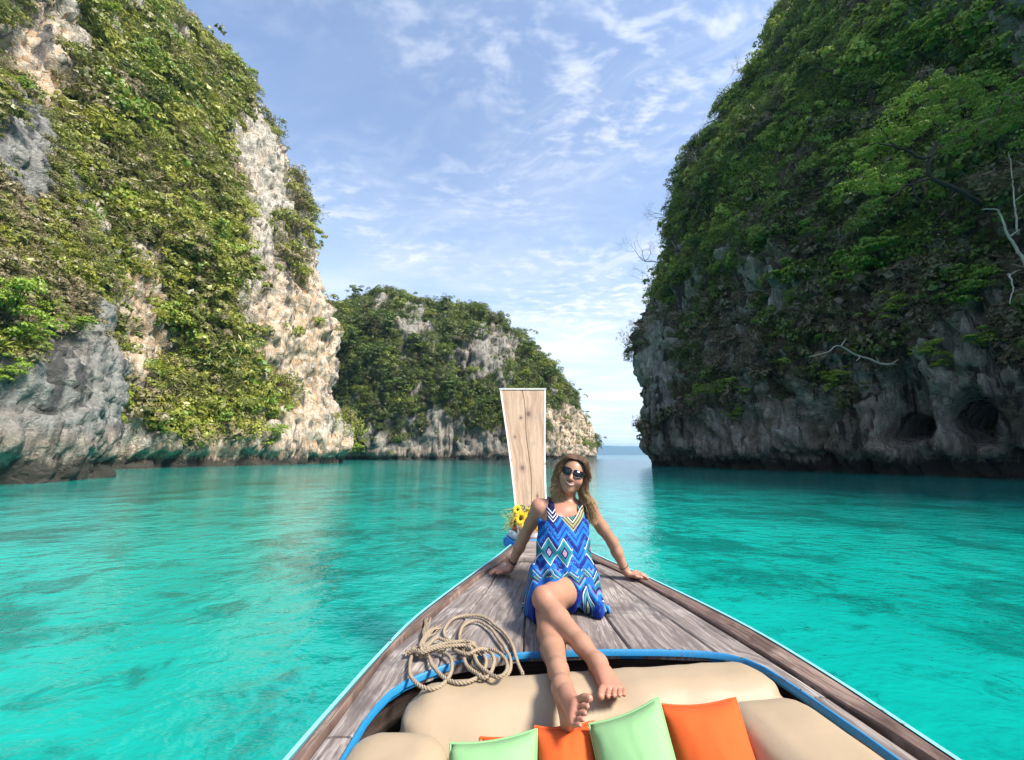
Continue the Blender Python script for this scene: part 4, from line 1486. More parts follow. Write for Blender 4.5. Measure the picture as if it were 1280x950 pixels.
DR = (0, -.55, -.80)
pillow('orange throw pillow mostly hidden behind the green one by the left armrest', M_ORANGE, at_Y(600, 922, 1.335), at_Y(700, 908, 1.345), DR, .07, 9)
pillow('mint green throw pillow beside the left armrest', M_GREEN, at_Y(563, 929, 1.26), at_Y(671, 911, 1.275), DR, .085, 1, .38)
pillow('orange throw pillow under the lower foot, between two green ones', M_ORANGE, at_Y(668, 908, 1.29), at_Y(742, 901, 1.295), (0.02, -.55, -.80), .07, 2, .36)
pillow('mint green throw pillow tilted between two orange ones', M_GREEN, at_Y(736, 905, 1.25), at_Y(823, 871, 1.255), (.10, -.58, -.80), .085, 3, .38)
pillow('orange throw pillow beside the right armrest', M_ORANGE, at_Y(822, 880, 1.30), at_Y(919, 872, 1.29), (.05, -.50, -.84), .085, 4, .40)


# ------------------------------------------------------------------ rope
def build_rope():
    m, g = material('hemp_rope')
    o = g.n('ShaderNodeTexCoord').outputs['Object']
    a = g.noise(o, 60, 4, .65)
    b = g.noise(o, 9, 3, .6)
    c = g.mix(a, (0.20, 0.15, 0.10), (0.37, 0.30, 0.215))
    c = g.mix(g.math('MULTIPLY', g.mrange(b, .5, .65), .5), c, (0.20, 0.15, 0.10))
    principled(g, c, .95, a, .002, .6)
    rng = np.random.RandomState(2)

    def path(L, n, h0=.011, h1=None, wob=.004):
        pts = []
        for i, (zx, zy) in enumerate(L):
            t = i / max(1, len(L) - 1)
            h = h0 if h1 is None else h0 + (h1 - h0) * math.sin(math.pi * t)
            p = deck(500 + zx / 7.11, 750 + zy / 7.11, h)
            pts.append(p)
        q = smooth_path(pts, n)
        return q + np.stack([fbm(q * 12 + k * 9, 2) for k in range(3)], 1) * wob

    mb = MB()

    def rope(q, r=.0066, turns=60):
        L = np.linalg.norm(np.diff(q, axis=0), axis=1).sum()
        n = max(20, int(L / .006))
        q = smooth_path(q[::3], n)
        T = np.gradient(q, axis=0)
        T /= np.linalg.norm(T, axis=1)[:, None]
        u = np.cross(T, (0.03, .02, 1.0))
        u /= np.linalg.norm(u, axis=1)[:, None]
        w = np.cross(T, u)
        s = np.linspace(0, L, n)
        for k in range(3):
            ph = s * turns * 2 * math.pi / 2.2 + k * 2 * math.pi / 3
            mb.tube(q + (u * np.cos(ph)[:, None] + w * np.sin(ph)[:, None]) * r * .55, r * .60, 5)
    P = [([(165, 440), (105, 510), (88, 600), (105, 690), (180, 760), (290, 785), (395, 735), (455, 650), (465, 550), (425, 485), (335, 452), (245, 468), (190, 470)], .012, .03),
         ([(235, 470), (260, 520), (310, 610), (400, 690), (520, 732), (640, 712), (735, 645), (765, 545), (725, 460), (640, 400)], .012, .035),
         ([(560, 420), (585, 560), (680, 655), (760, 690), (825, 620), (835, 520), (785, 450), (700, 415)], .025, .045),
         ([(640, 430), (690, 560), (790, 650), (890, 688), (955, 620), (940, 530), (880, 470), (800, 437), (720, 425)], .035, .055),
         ([(620, 470), (560, 430), (530, 330), (570, 230), (680, 183), (780, 230), (850, 310), (935, 430), (985, 540), (968, 640), (890, 712), (780, 690), (700, 620), (660, 520)], .012, .02),
         ([(440, 360), (400, 320), (400, 255), (470, 170), (600, 135), (740, 150), (860, 230), (950, 320), (1010, 440), (1050, 560), (1105, 685)], .012, .016),
         ([(75, 480), (130, 450), (210, 440), (400, 385), (560, 368), (645, 380), (680, 410)], .02, .05),
         ([(110, 440), (200, 470), (310, 430), (470, 405), (600, 400), (640, 430)], .03, .05),
         ([(60, 470), (140, 430), (230, 420), (330, 335), (410, 360), (520, 380), (600, 420)], .015, .03),
         ([(470, 430), (540, 470), (620, 480), (700, 440), (770, 440), (790, 470)], .03, .05),
         ([(700, 450), (650, 560), (720, 640), (770, 700), (860, 700)], .02, .03)]
    for L, a, b in P:
        rope(path(L, 90, a, b))
    # the lashing turns and the knot
    for zx, zy, rr, tilt in ((170, 455, .020, .4), (195, 452, .020, .5), (218, 460, .019, .6), (600, 425, .024, 1.2), (625, 455, .024, 1.5), (605, 470, .022, .9)):
        c = deck(500 + zx / 7.11, 750 + zy / 7.11, .035)
        an = np.linspace(0, 2 * math.pi * 1.1, 26)
        R = rotz(tilt)
        ring = np.stack([.35 * rr * np.sin(an * .5), rr * np.cos(an), rr * .9 * np.sin(an)], 1) @ R.T + c
        rope(ring, .0060)
    # frayed strands at the rope's end
    for k in range(26):
        tipx, tipy = (250, 185) if k % 2 else (345, 225)
        L = [(185 + rng.uniform(-18, 18), 430), (205 + rng.uniform(-20, 30), 360), ((200 + tipx) / 2 + rng.uniform(-25, 25), 290 + rng.uniform(-20, 20)), (tipx + rng.uniform(-28, 28), tipy + rng.uniform(-25, 35))]
        mb.tube(path(L, 14, .012, .02 + .012 * rng.rand(), .012), np.linspace(.0032, .0018, 14), 4)
    for k in range(14):
        L = [(70, 470), (62 - rng.uniform(0, 14), 470 + rng.uniform(-25, 30))]
        mb.tube(path(L, 6, .02, None, .004), .0022, 4)
    r = mb.build('coiled_rope', m)
    tag(r, 'loosely coiled hemp rope lying over the blue rim of the foredeck', 'rope')


build_rope()


# ------------------------------------------------------------------ flowers and ribbons tied round the prow
def build_garland():
    M_PET = simple_mat('yellow_petals', (0.80, 0.50, 0.015), .7, .2, 40)
    M_DISC = simple_mat('sunflower_disc', (0.045, 0.02, 0.01), .95, .4, 200, .003)
    M_LEAF = simple_mat('garland_leaf', (0.10, 0.19, 0.03), .6, .3, 30)
    M_STRAW = simple_mat('straw_fringe', (0.42, 0.40, 0.14), .8, .3, 30)
    rng = np.random.RandomState(3)
    YF = 3.22
    c0 = at_Y(662, 645, YF)
    o = thing('flower_garland', 'garland of yellow artificial sunflowers and leaves tied to the prow', 'garland', tuple(c0))
    off = np.array(c0)
    heads = [(651, 648, .034), (662, 643, .036), (673, 647, .034), (647, 637, .026), (682, 644, .032), (657, 655, .028), (668, 656, .028), (669, 635, .026)]
    for x, y, r in heads:
        c = at_Y(x, y, YF - .03 + rng.uniform(-.02, .02)) - off
        d = np.array((rng.uniform(-.5, .3), -1, rng.uniform(-.1, .5)))
        d /= np.linalg.norm(d)
        u = np.cross(d, (0, 0, 1.0))
        u /= np.linalg.norm(u)
        w = np.cross(u, d)
        mb = MB()
        for ring, (k, ro, lift) in enumerate(((16, 1.75, .0), (13, 1.45, .25))):
            for j in range(k):
                a = 2 * math.pi * (j + .5 * ring) / k + rng.uniform(-.1, .1)
                e = u * math.cos(a) + w * math.sin(a)
                t = np.cross(d, e)
                L = r * ro * rng.uniform(.85, 1.1)
                p0, p1, p2 = c + e * r * .35, c + e * L * .65 + d * r * (.25 + lift), c + e * L + d * r * (.05 + lift * .6)
                wd = t * r * .24
                mb.add([p0 - wd * .4, p0 + wd * .4, p1 + wd, p2, p1 - wd], [(0, 1, 2, 4), (4, 2, 3)])
        f = link('sunflower', mesh_np('petals', np.concatenate(mb.V), mb.F, [M_PET]), o)
        n = 12
        V = [c + d * r * .42] + [c + (u * math.cos(2 * math.pi * j / n) + w * math.sin(2 * math.pi * j / n)) * r * .42 * q + d * r * hh for q, hh in ((.6, .38), (1, .16), (1, 0)) for j in range(n)]
        F = [(0, 1 + j, 1 + (j + 1) % n) for j in range(n)] + [(1 + i * n + j, 1 + (i + 1) * n + j, 1 + (i + 1) * n + (j + 1) % n, 1 + i * n + (j + 1) % n) for i in range(2) for j in range(n)]
        link('flower_disc', mesh_np('flower_disc', np.array(V), F, [M_DISC]), f)
    mb = MB()
    for k in range(70):
        x, y = rng.uniform(640, 688), rng.uniform(630, 662)
        c = at_Y(x, y, YF + rng.uniform(.0, .05)) - off
        a = np.array((rng.uniform(-1, 1), -.5, rng.uniform(-.4, 1)))
        a /= np.linalg.norm(a)
        b = np.cross(a, rng.normal(size=3))
        b /= np.linalg.norm(b)
        L = rng.uniform(.04, .075)
        q = np.cross(a, b) * L * .12
        mb.add([c, c + a * L * .5 + b * L * .2 + q, c + a * L, c + a * L * .5 - b * L * .2 + q], [(0, 1, 2, 3)])
    link('leaves', mesh_np('leaves', np.concatenate(mb.V), mb.F, [M_LEAF]), o)['kind'] = 'stuff'
    mb = MB()
    for k in range(46):
        c = at_Y(643 + rng.uniform(-3, 6), 648 + rng.uniform(-12, 10), YF + .02) - off
        e = at_Y(632 + rng.uniform(-7, 8), 652 + rng.uniform(-14, 14), YF - .05) - off
        mid = (c + e) / 2 + np.array((0, -.02, rng.uniform(.0, .03)))
        mb.tube(smooth_path([c, mid, e], 7), np.linspace(.0022, .0010, 7), 3)
    link('straw_fringe', mesh_np('straw_fringe', np.concatenate(mb.V), mb.F, [M_STRAW]), o)['kind'] = 'stuff'
    # cloth sashes wound round the stem
    for nm, lab, col, (yc, hh, rx, ry), drp, sd in (
            ('sash', 'orange cloth sash wound round the prow under the sunflowers', (0.80, 0.15, 0.05), (3.33, .042, .165, .085), .0, 1),
            ('sash', 'white cloth sash wound round the prow below the orange one', (0.78, 0.78, 0.80), (3.31, .028, .180, .10), .0, 2),
            ('sash', 'bright blue cloth sash bundled round the foot of the prow', (0.02, 0.22, 0.72), (3.27, .032, .215, .14), .0, 3)):
        zc = {1: at_Y(655, 662, 3.22)[2], 2: at_Y(652, 674, 3.20)[2], 3: at_Y(640, 684, 3.12)[2]}[sd]
        m = fabric('sash_cloth_%d' % sd, col, .7, .12, 700, .3, 12)
        na, nb = 72, 14
        A = np.linspace(0, 2 * math.pi, na, endpoint=False)
        V = np.zeros((na, nb, 3))
        for j in range(nb):
            t = 2 * math.pi * j / nb
            fold = .009 * np.sin(A * 13 + sd * 2 + 4 * math.cos(t)) + .007 * np.sin(A * 29 + 7 * t + 2 * np.sin(A * 3))
            rr = .016 + fold
            V[:, j, 0] = .165 + (rx + rr * math.cos(t)) * np.cos(A)
            V[:, j, 1] = yc + .09 + (ry + rr * math.cos(t)) * np.sin(A)
            V[:, j, 2] = zc + hh * math.sin(t) * (1 + .25 * np.sin(A * 5 + sd)) + .012 * np.sin(A * 2 + sd)
        idx = np.arange(na * nb).reshape(na, nb)
        F = np.stack([idx, np.roll(idx, -1, 0), np.roll(np.roll(idx, -1, 0), -1, 1), np.roll(idx, -1, 1)], -1).reshape(-1, 4)
        b = np.array((.165, yc, zc))
        tag(link(nm, mesh_np(nm, V.reshape(-1, 3) - b, F, [m]), None, tuple(b)), lab, 'sash', 'cloth sashes tied round the prow')


build_garland()


# ------------------------------------------------------------------ the person
class SDF:
    """signed distance grid with smooth unions"""
    def __init__(self, lo, hi, h):
        self.h = h
        self.lo = np.array(lo, float)
        self.n = np.ceil((np.array(hi) - self.lo) / h).astype(int) + 1
        self.d = np.full(self.n, 0.09, np.float32)

    def window(self, lo, hi):
        a = np.clip(np.floor((lo - self.lo) / self.h).astype(int), 0, self.n - 1)
        b = np.clip(np.ceil((hi - self.lo) / self.h).astype(int) + 1, 1, self.n)
        ax = [self.lo[k] + self.h * np.arange(a[k], b[k]) for k in range(3)]
        X, Y, Z = np.meshgrid(*ax, indexing='ij')
        return tuple(slice(a[k], b[k]) for k in range(3)), np.stack([X, Y, Z], -1)

    def blend(self, sl, d, k):
        o = self.d[sl]
        if k <= 0:
            self.d[sl] = np.minimum(o, d)
            return
        h = np.clip(.5 + .5 * (o - d) / k, 0, 1)
        self.d[sl] = o * (1 - h) + d * h - k * h * (1 - h)

    def cap(self, a, b, ra, rb, k=.02, flat=None):
        a, b = np.array(a, float), np.array(b, float)
        m = max(ra, rb) + k + .05
        sl, P = self.window(np.minimum(a, b) - m, np.maximum(a, b) + m)
        ab = b - a
        t = np.clip(((P - a) @ ab) / (ab @ ab + 1e-12), 0, 1)
        d = np.linalg.norm(P - a - t[..., None] * ab, axis=-1) - (ra + (rb - ra) * t)
        self.blend(sl, d, k)

    def chain(self, pts, rad, k=.02):
        for i in range(len(pts) - 1):
            self.cap(pts[i], pts[i + 1], rad[i], rad[i + 1], k)

    def ell(self, c, r, R=None, k=.02, sub=False):
        c, r = np.array(c, float), np.array(r, float)
        m = r.max() + k + .05
        sl, P = self.window(c - m, c + m)
        q = P - c
        if R is not None:
            q = q @ np.array(R)              # columns of R are the ellipsoid's axes
        k0 = np.linalg.norm(q / r, axis=-1)
        k1 = np.linalg.norm(q / (r * r), axis=-1) + 1e-9
        d = k0 * (k0 - 1) / k1
        if sub:
            o = self.d[sl]
            self.d[sl] = np.maximum(o, -d)
        else:
            self.blend(sl, d, k)

    def mesh(self, smooth=2):
        d = self.d
        s = d < 0
        c = [s[i:d.shape[0] - 1 + i, j:d.shape[1] - 1 + j, k:d.shape[2] - 1 + k] for i in (0, 1) for j in (0, 1) for k in (0, 1)]
        tot = sum(x.astype(np.int8) for x in c)
        cells = np.argwhere((tot > 0) & (tot < 8))
        vid = np.full(np.array(d.shape) - 1, -1, np.int64)
        vid[tuple(cells.T)] = np.arange(len(cells))
        corners = np.array([(i, j, k) for i in (0, 1) for j in (0, 1) for k in (0, 1)])
        vals = np.stack([d[tuple((cells + o).T)] for o in corners], 1)
        acc, cnt = np.zeros((len(cells), 3)), np.zeros(len(cells))
        for a in range(8):
            for b in range(a + 1, 8):
                if np.abs(corners[a] - corners[b]).sum() != 1:
                    continue
                va, vb = vals[:, a], vals[:, b]
                x = (va < 0) != (vb < 0)
                t = np.where(x, va / np.where(x, va - vb, 1), 0)
                acc += np.where(x[:, None], corners[a] + t[:, None] * (corners[b] - corners[a]), 0)
                cnt += x
        V = self.lo + self.h * (cells + acc / cnt[:, None])
        Fs = []
        for ax in range(3):
            sh = [slice(None)] * 3
            s0, s1 = list(sh), list(sh)
            s0[ax], s1[ax] = slice(0, -1), slice(1, None)
            A, B = s[tuple(s0)], s[tuple(s1)]
            e = np.argwhere(A != B)
            o1, o2 = [k for k in range(3) if k != ax]
            e = e[(e[:, o1] > 0) & (e[:, o2] > 0) & (e[:, o1] < d.shape[o1] - 1) & (e[:, o2] < d.shape[o2] - 1)]
            inside = A[tuple(e.T)]
            q = []
            for da, db in ((1, 1), (0, 1), (0, 0), (1, 0)):
                w = e.copy()
                w[:, o1] -= da
                w[:, o2] -= db
                q.append(vid[tuple(w.T)])
            q = np.stack(q, 1)
            flip = inside if ax != 1 else ~inside
            q = np.where(flip[:, None], q, q[:, ::-1])
            Fs.append(q)
        F = np.concatenate(Fs)
        F = F[(F >= 0).all(1)]
        for _ in range(smooth):
            S, C = np.zeros_like(V), np.zeros(len(V))
            for a in range(4):
                np.add.at(S, F[:, a], V[F[:, (a + 1) % 4]] + V[F[:, (a + 3) % 4]])
                np.add.at(C, F[:, a], 2)
            V = V * .5 + .5 * S / np.maximum(C, 1)[:, None]
        return V, F


def unit(v):
    v = np.array(v, float)
    return v / np.linalg.norm(v)


def build_person():
    # ---- materials
    ms, g = material('tanned_skin')
    o_ = g.n('ShaderNodeTexCoord').outputs['Object']
    a = g.noise(o_, 18, 6, .7)
    f = g.noise(o_, 190, 4, .65)
    c = g.mix(a, (0.30, 0.156, 0.096), (0.41, 0.222, 0.145))
    c = g.mix(g.math('MULTIPLY', g.mrange(f, .56, .72), .5), c, (0.225, 0.10, 0.058))
    rd = g.n('ShaderNodeAttribute', attribute_name='ruddy').outputs['Fac']
    c = g.mix(g.math('MULTIPLY', rd, .55), c, (0.43, 0.165, 0.115))
    principled(g, c, .46, f, .0006, .3, Subsurface_Weight=.12, Subsurface_Radius=(.012, .005, .003), Subsurface_Scale=.6)

    # ---- joints (world)
    hipR, hipL = np.array((.195, 2.22, ZC - .675)), np.array((.375, 2.22, ZC - .675))
    kneeL = at_Y(680, 749, 1.88)
    ankL = at_Y(748, 830, 1.535)
    kneeR = at_Y(687, 791, 1.79)
    ankR = at_Y(703, 860, 1.37)
    shR, shL = at_Y(674, 634, 2.44), at_Y(737, 638, 2.44)
    wrR = at_Y(639, 706, 2.61)
    wrL = at_Y(781, 712, 2.54)
    elR = at_Y(655, 671, 2.56)
    elL = at_Y(766, 678, 2.53)
    head = at_Y(715.5, 594, 2.415)
    neck = at_Y(706, 633, 2.45)
    pelvis = (hipR + hipL) / 2 + np.array((0, .03, .01))
    waist = np.array((.290, 2.33, ZC - .545))
    chest = np.array((.302, 2.405, ZC - .405))
    origin = np.array((.29, 2.2, DZ(2.2)))
    root = thing('person', 'person in a blue patterned sundress and sunglasses sitting cross-legged on the foredeck', 'person', tuple(origin))

    S = SDF((-.20, 1.06, ZC - .87), (.96, 2.80, ZC + .04), .0036)
    # head frame: tilted to one side, turned a little
    hf = unit((-.20, -1, .06))
    hu = unit((.32, .02, 1.0))
    hx = unit(np.cross(hu, hf)) * 1.0          # towards the viewer's right? fixed below
    if hx[0] < 0:
        hx = -hx
    hu = unit(np.cross(hx, hf))
    if hu[2] < 0:
        hu = -hu
    HR = np.stack([hx, hf, hu], 1)

    def H(x, y, z):
        return head + hx * x + hf * y + hu * z
    # torso
    S.ell(pelvis + np.array((0, .005, .0)), (.165, .115, .10), None, .03)
    S.ell((pelvis + waist) / 2, (.135, .095, .12), None, .04)
    S.ell(waist, (.118, .088, .12), None, .04)
    S.ell(chest + np.array((0, .0, .0)), (.138, .100, .13), None, .05)
    S.ell((shR + shL) / 2 + np.array((0, .012, -.045)), (.145, .072, .075), None, .05)
    for sx in (-1, 1):
        S.ell(chest + np.array((sx * .067, -.070, .005)), (.058, .055, .060), None, .035)
    S.cap((shR + neck) / 2 + np.array((.01, .01, .012)), shR, .038, .043, .04)
    S.cap((shL + neck) / 2 + np.array((-.01, .01, .012)), shL, .038, .043, .04)
    # neck and head
    S.cap(neck + np.array((0, .02, -.03)), H(0, -.022, -.055), .047, .044, .03)
    S.ell(H(0, -.018, .032), (.074, .094, .082), HR, .02)
    S.ell(H(0, .018, -.030), (.066, .072, .080), HR, .03)
    S.ell(H(0, .056, -.086), (.028, .027, .024), HR, .022)
    for sx in (-1, 1):
        S.ell(H(sx * .040, .056, -.024), (.028, .026, .026), HR, .02)
        S.ell(H(sx * .076, -.012, -.012), (.010, .018, .030), HR, .006)
    S.cap(H(0, .086, .012), H(0, .103, -.022), .0085, .0125, .012)
    for sx in (-1, 1):
        S.ell(H(sx * .011, .092, -.026), (.009, .010, .008), HR, .006)
    # arms
    for sh, el, wr, sx in ((shR, elR, wrR, -1), (shL, elL, wrL, 1)):
        S.cap(sh, sh * .45 + el * .55, .046, .037, .03)
        S.cap(sh * .45 + el * .55, el, .037, .034, .02)
        S.cap(el, el * .65 + wr * .35, .034, .034, .02)
        S.cap(el * .65 + wr * .35, wr, .034, .023, .02)
    # hands: palms flat on the deck, fingers pointing outward
    for wr, sx, tip in ((wrR, -1, (611, 716)), (wrL, 1, (806, 722))):
        dz = DZ(wr[1]) + .0225
        out_ = unit((sx * 1.0, .20 if sx < 0 else .12, 0))
        lat = np.array((-out_[1], out_[0], 0)) * sx          # towards the back fingers
        if lat[1] < 0:
            lat = -lat
        palm0 = np.array((wr[0] + sx * .012, wr[1], dz + .020))
        palm1 = np.array((wr[0], wr[1], 0)) + out_ * .062 + np.array((0, 0, dz + .002))
        S.cap(wr, palm0, .023, .024, .015)
        for e in (-.024, -.008, .008, .024):
            S.cap(palm0 + lat * e * .6, palm1 + lat * e, .017, .0135, .012)
        for i, e in enumerate((-.031, -.0105, .0105, .030)):
            Lf = (.062, .072, .067, .052)[i]
            spread = unit(out_ + lat * (e * 8.0))
            k0 = palm1 + lat * e * 1.05 + np.array((0, 0, .002))
            k1 = k0 + spread * Lf * .45 + np.array((0, 0, .010))
            k2 = k0 + spread * Lf * .78 + np.array((0, 0, .001))
            k3 = k0 + spread * Lf + np.array((0, 0, -.009))
            S.chain([k0, k1, k2, k3], [.0105, .0092, .0085, .0075], .005)
        tdir = unit(out_ * .75 - lat * .9)
        t0 = palm0 + out_ * .012 - lat * .020 - np.array((0, 0, .008))
        t1 = t0 + tdir * .038
        t2 = t1 + unit(out_ * 1.0 - lat * .35) * .032 + np.array((0, 0, -.006))
        S.chain([t0, t1, t2], [.014, .0105, .0085], .007)
    # legs
    for hip, kn, an in ((hipL, kneeL, ankL), (hipR, kneeR, ankR)):
        m1 = hip * .6 + kn * .4
        S.cap(hip, m1, .088, .076, .03)
        S.cap(m1, kn, .074, .050, .03)
        S.ell(kn + np.array((0, -.012, .010)), (.047, .047, .045), None, .02)
        calf = kn * .68 + an * .32
        back = unit(np.cross(np.cross(an - kn, (0, 0, 1.0)), an - kn))
        S.cap(kn, calf - back * (.012 if back[2] > 0 else -.012), .047, .046, .02)
        S.cap(calf - back * (.012 if back[2] > 0 else -.012), kn * .25 + an * .75, .046, .033, .02)
        S.cap(kn * .25 + an * .75, an, .033, .0275, .02)
    # feet
    def foot(an, heel, ball, across, toes_dir, sc, curl):
        """across: unit vector from the little toe to the big toe"""
        S.cap(an, heel, .029, .025, .02)
        S.cap(an, (an + ball) / 2, .029, .024, .02)
        for e, r in ((-.025 * sc, .0125 * sc), (-.008 * sc, .014 * sc), (.010 * sc, .015 * sc), (.025 * sc, .015 * sc)):
            S.cap((an * .6 + ball * .4) + across * e * .5, ball + across * e, .021, r, .012)
            S.cap(heel + across * e * .4, ball + across * e - np.array((0, 0, .005)), .018, r * .9, .012)
        for i, e in enumerate((.036 * sc, .0125 * sc, -.0065 * sc, -.0240 * sc, -.0395 * sc)):
            Lt = (.052, .050, .045, .040, .033)[i] * sc
            r = (.0125, .0082, .0078, .0076, .0074)[i] * sc
            b0 = ball + across * e + toes_dir * .006
            b1 = b0 + toes_dir * Lt * .6 + curl * Lt * .35
            b2 = b0 + toes_dir * Lt + curl * Lt * .1
            S.chain([b0, b1, b2], [r, r * .95, r * .98], .0015)
    # upper foot: sole down on the cushion, toes towards the camera
    ballL = at_Y(766, 861, 1.425)
    heelL = ankL + np.array((.0, .045, -.045))
    tdL = unit(at_Y(771, 874, 1.36) - ballL)
    acL = unit(np.cross(tdL, (0, 0, 1.0)))
    acL = acL if acL[0] < 0 else -acL            # her left foot: big toe on the viewer's left
    foot(ankL, heelL, ballL, acL, unit(tdL + np.array((-.25, 0, 0))), .95, np.array((0, 0, .25)))
    # lower foot: resting on its heel, toes turned up and to the viewer's right
    ballR = at_Y(718, 890, 1.235)
    heelR = at_Y(711, 903, 1.295)
    tdR = unit(np.array((.50, -.55, .35)))
    acR = unit(np.cross(np.cross(tdR, unit((.6, .35, .72))), tdR))
    foot(ankR, heelR, ballR, acR, tdR, .84, np.array((0, 0, .3)))
    V, F = S.mesh(1)
    # reddened knees, toes, hands, shoulders and chest
    rd = np.zeros(len(V))
    for cpt, r in ((kneeL, .07), (kneeR, .07), (shR, .07), (shL, .07), (chest + np.array((0, -.09, .09)), .10), (ballL, .09), (ballR, .09), (wrL + np.array((.08, 0, 0)), .1), (wrR - np.array((.08, 0, 0)), .1), (H(.036, .07, -.03), .03), (H(-.036, .07, -.03), .03), (H(0, .1, -.02), .02)):
        rd = np.maximum(rd, np.exp(-(np.linalg.norm(V - cpt, axis=1) / r) ** 2))
    part('body', V, F, ms, root, True, {'ruddy': rd})

    # ---- dress
    md, g = material('printed_dress_cotton')
    uv = g.n('ShaderNodeAttribute', attribute_name='print').outputs['Vector']
    sp = g.n('ShaderNodeSeparateXYZ', {0: uv})
    X, Z = sp.outputs[0], sp.outputs[1]

    def tri(v, per, ph=0.0):
        """triangle wave 0..1"""
        t = g.math('PINGPONG', g.math('ADD', v, ph + 50 * per), per / 2)
        return g.math('DIVIDE', t, per / 2)
    NAVY, ROY, AZ, TEAL, WHITE, GOLD, PINK = (0.006, 0.008, 0.055), (0.006, 0.022, 0.20), (0.006, 0.100, 0.37), (0.008, 0.115, 0.155), (0.55, 0.60, 0.64), (0.26, 0.26, 0.12), (0.38, 0.23, 0.36)
    # zigzag background
    zz = g.math('ADD', Z, g.math('MULTIPLY', tri(X, .100, .0), .062))
    band = g.math('FRACT', g.math('ADD', g.math('MULTIPLY', zz, 1 / .088), 20.30))
    bg = g.ramp(band, [(0, AZ), (.20, (0.010, 0.16, 0.44)), (.26, ROY), (.40, NAVY), (.46, ROY), (.62, AZ), (.72, (0.014, 0.19, 0.44)), (.78, AZ), (.90, ROY)], 'CONSTANT')
    # speckle inside the dark bands
    dots = g.n('ShaderNodeTexVoronoi', {'Vector': uv, 'Scale': 150.0}).outputs['Distance']
    bg = g.mix(g.math('MULTIPLY', g.math('LESS_THAN', dots, .23), g.math('GREATER_THAN', g.noise(uv, 9, 2), .47)), bg, (0.10, 0.32, 0.70))
    # concentric diamonds in a row across the waist
    dx, dzz = tri(X, .080, .020), g.math('ABSOLUTE', g.math('SUBTRACT', Z, .205))
    dia = g.math('ADD', g.math('MULTIPLY', dx, .040), g.math('MULTIPLY', dzz, .72))
    dc = g.ramp(g.math('MULTIPLY', dia, 20.0), [(0, PINK), (.10, NAVY), (.15, PINK), (.24, NAVY), (.42, TEAL), (.74, (0.02, 0.28, 0.34)), (.82, NAVY), (.88, WHITE), (.97, NAVY)], 'CONSTANT')
    rowm = g.math('LESS_THAN', dia, .0505)
    rowx = g.math('MAXIMUM', g.math('LESS_THAN', X, .026), g.math('GREATER_THAN', X, .094))
    c = g.mix(g.math('MULTIPLY', rowm, rowx), bg, dc)
    # V-shaped neckline ornament and skirt panels
    vx = g.math('ABSOLUTE', g.math('SUBTRACT', X, .040))
    vv = g.math('ADD', g.math('SUBTRACT', .400, Z), g.math('MULTIPLY', vx, 1.0))
    vo = g.math('SUBTRACT', .345, g.math('SUBTRACT', Z, vx))
    vd = g.math('SUBTRACT', g.math('SUBTRACT', Z, g.math('MULTIPLY', vx, 1.05)), .300)
    vr = g.ramp(g.math('MULTIPLY', vd, 9.0), [(0, GOLD), (.10, NAVY), (.16, GOLD), (.30, NAVY), (.36, (0.55, 0.50, 0.36)), (.44, NAVY), (.50, (0.04, 0.16, 0.15)), (.66, WHITE), (.72, (0.04, 0.20, 0.18)), (.86, NAVY)], 'CONSTANT')
    c = g.mix(g.math('MULTIPLY', g.math('GREATER_THAN', vd, 0.0), g.math('GREATER_THAN', X, -.015)), c, vr)
    ux = g.math('ABSOLUTE', g.math('ADD', X, .068))
    ud = g.math('SUBTRACT', g.math('SUBTRACT', Z, g.math('MULTIPLY', ux, 1.05)), .335)
    ur = g.ramp(g.math('MULTIPLY', ud, 12.0), [(0, NAVY), (.12, WHITE), (.20, NAVY), (.34, (0.55, 0.6, 0.65)), (.42, NAVY), (.6, WHITE), (.68, NAVY)], 'CONSTANT')
    c = g.mix(g.math('MULTIPLY', g.math('GREATER_THAN', ud, 0.0), g.math('LESS_THAN', X, -.02)), c, ur)
    # skirt: broken geometric panels
    sk = g.mrange(Z, .125, .120, smooth=False)
    q1 = g.math('ADD', g.math('MULTIPLY', tri(X, .088, .02), .05), Z)
    sr = g.ramp(g.math('FRACT', g.math('MULTIPLY', q1, 13.0)), [(0, (0.20, 0.14, 0.42)), (.10, NAVY), (.22, TEAL), (.36, GOLD), (.42, NAVY), (.52, (0.04, 0.22, 0.24)), (.62, NAVY), (.66, WHITE), (.70, NAVY), (.80, AZ), (.92, (0.03, 0.34, 0.66))], 'CONSTANT')
    sr = g.mix(g.math('GREATER_THAN', g.noise(uv, 11, 2), .54), sr, g.mix(g.math('LESS_THAN', dots, .3), AZ, ROY))
    c = g.mix(g.math('MULTIPLY', sk, .92), c, sr)
    hemb = g.mrange(Z, .022, .018, smooth=False)
    c = g.mix(hemb, c, g.mix(g.math('LESS_THAN', dots, .3), ROY, AZ))
    wr_ = g.noise(uv, 22, 3, .55)
    principled(g, c, .85, wr_, .006, .45, Specular_IOR_Level=.25)

    S = SDF((.0, 1.85, ZC - .80), (.62, 2.62, ZC - .24), .005)
    S.ell(chest, (.150, .112, .135), None, .05)
    for sx in (-1, 1):
        S.ell(chest + np.array((sx * .067, -.072, .000)), (.066, .064, .070), None, .05)
    S.ell(waist + np.array((0, -.012, .02)), (.152, .118, .14), None, .06)
    S.ell((pelvis + waist) / 2 + np.array((0, -.012, 0)), (.160, .130, .13), None, .06)
    S.ell(pelvis + np.array((0, -.005, .005)), (.176, .140, .108), None, .05)
    for hip, kn in ((hipL, kneeL), (hipR, kneeR)):
        S.cap(hip + np.array((0, 0, .008)), hip * .38 + kn * .62, .097, .083, .05)
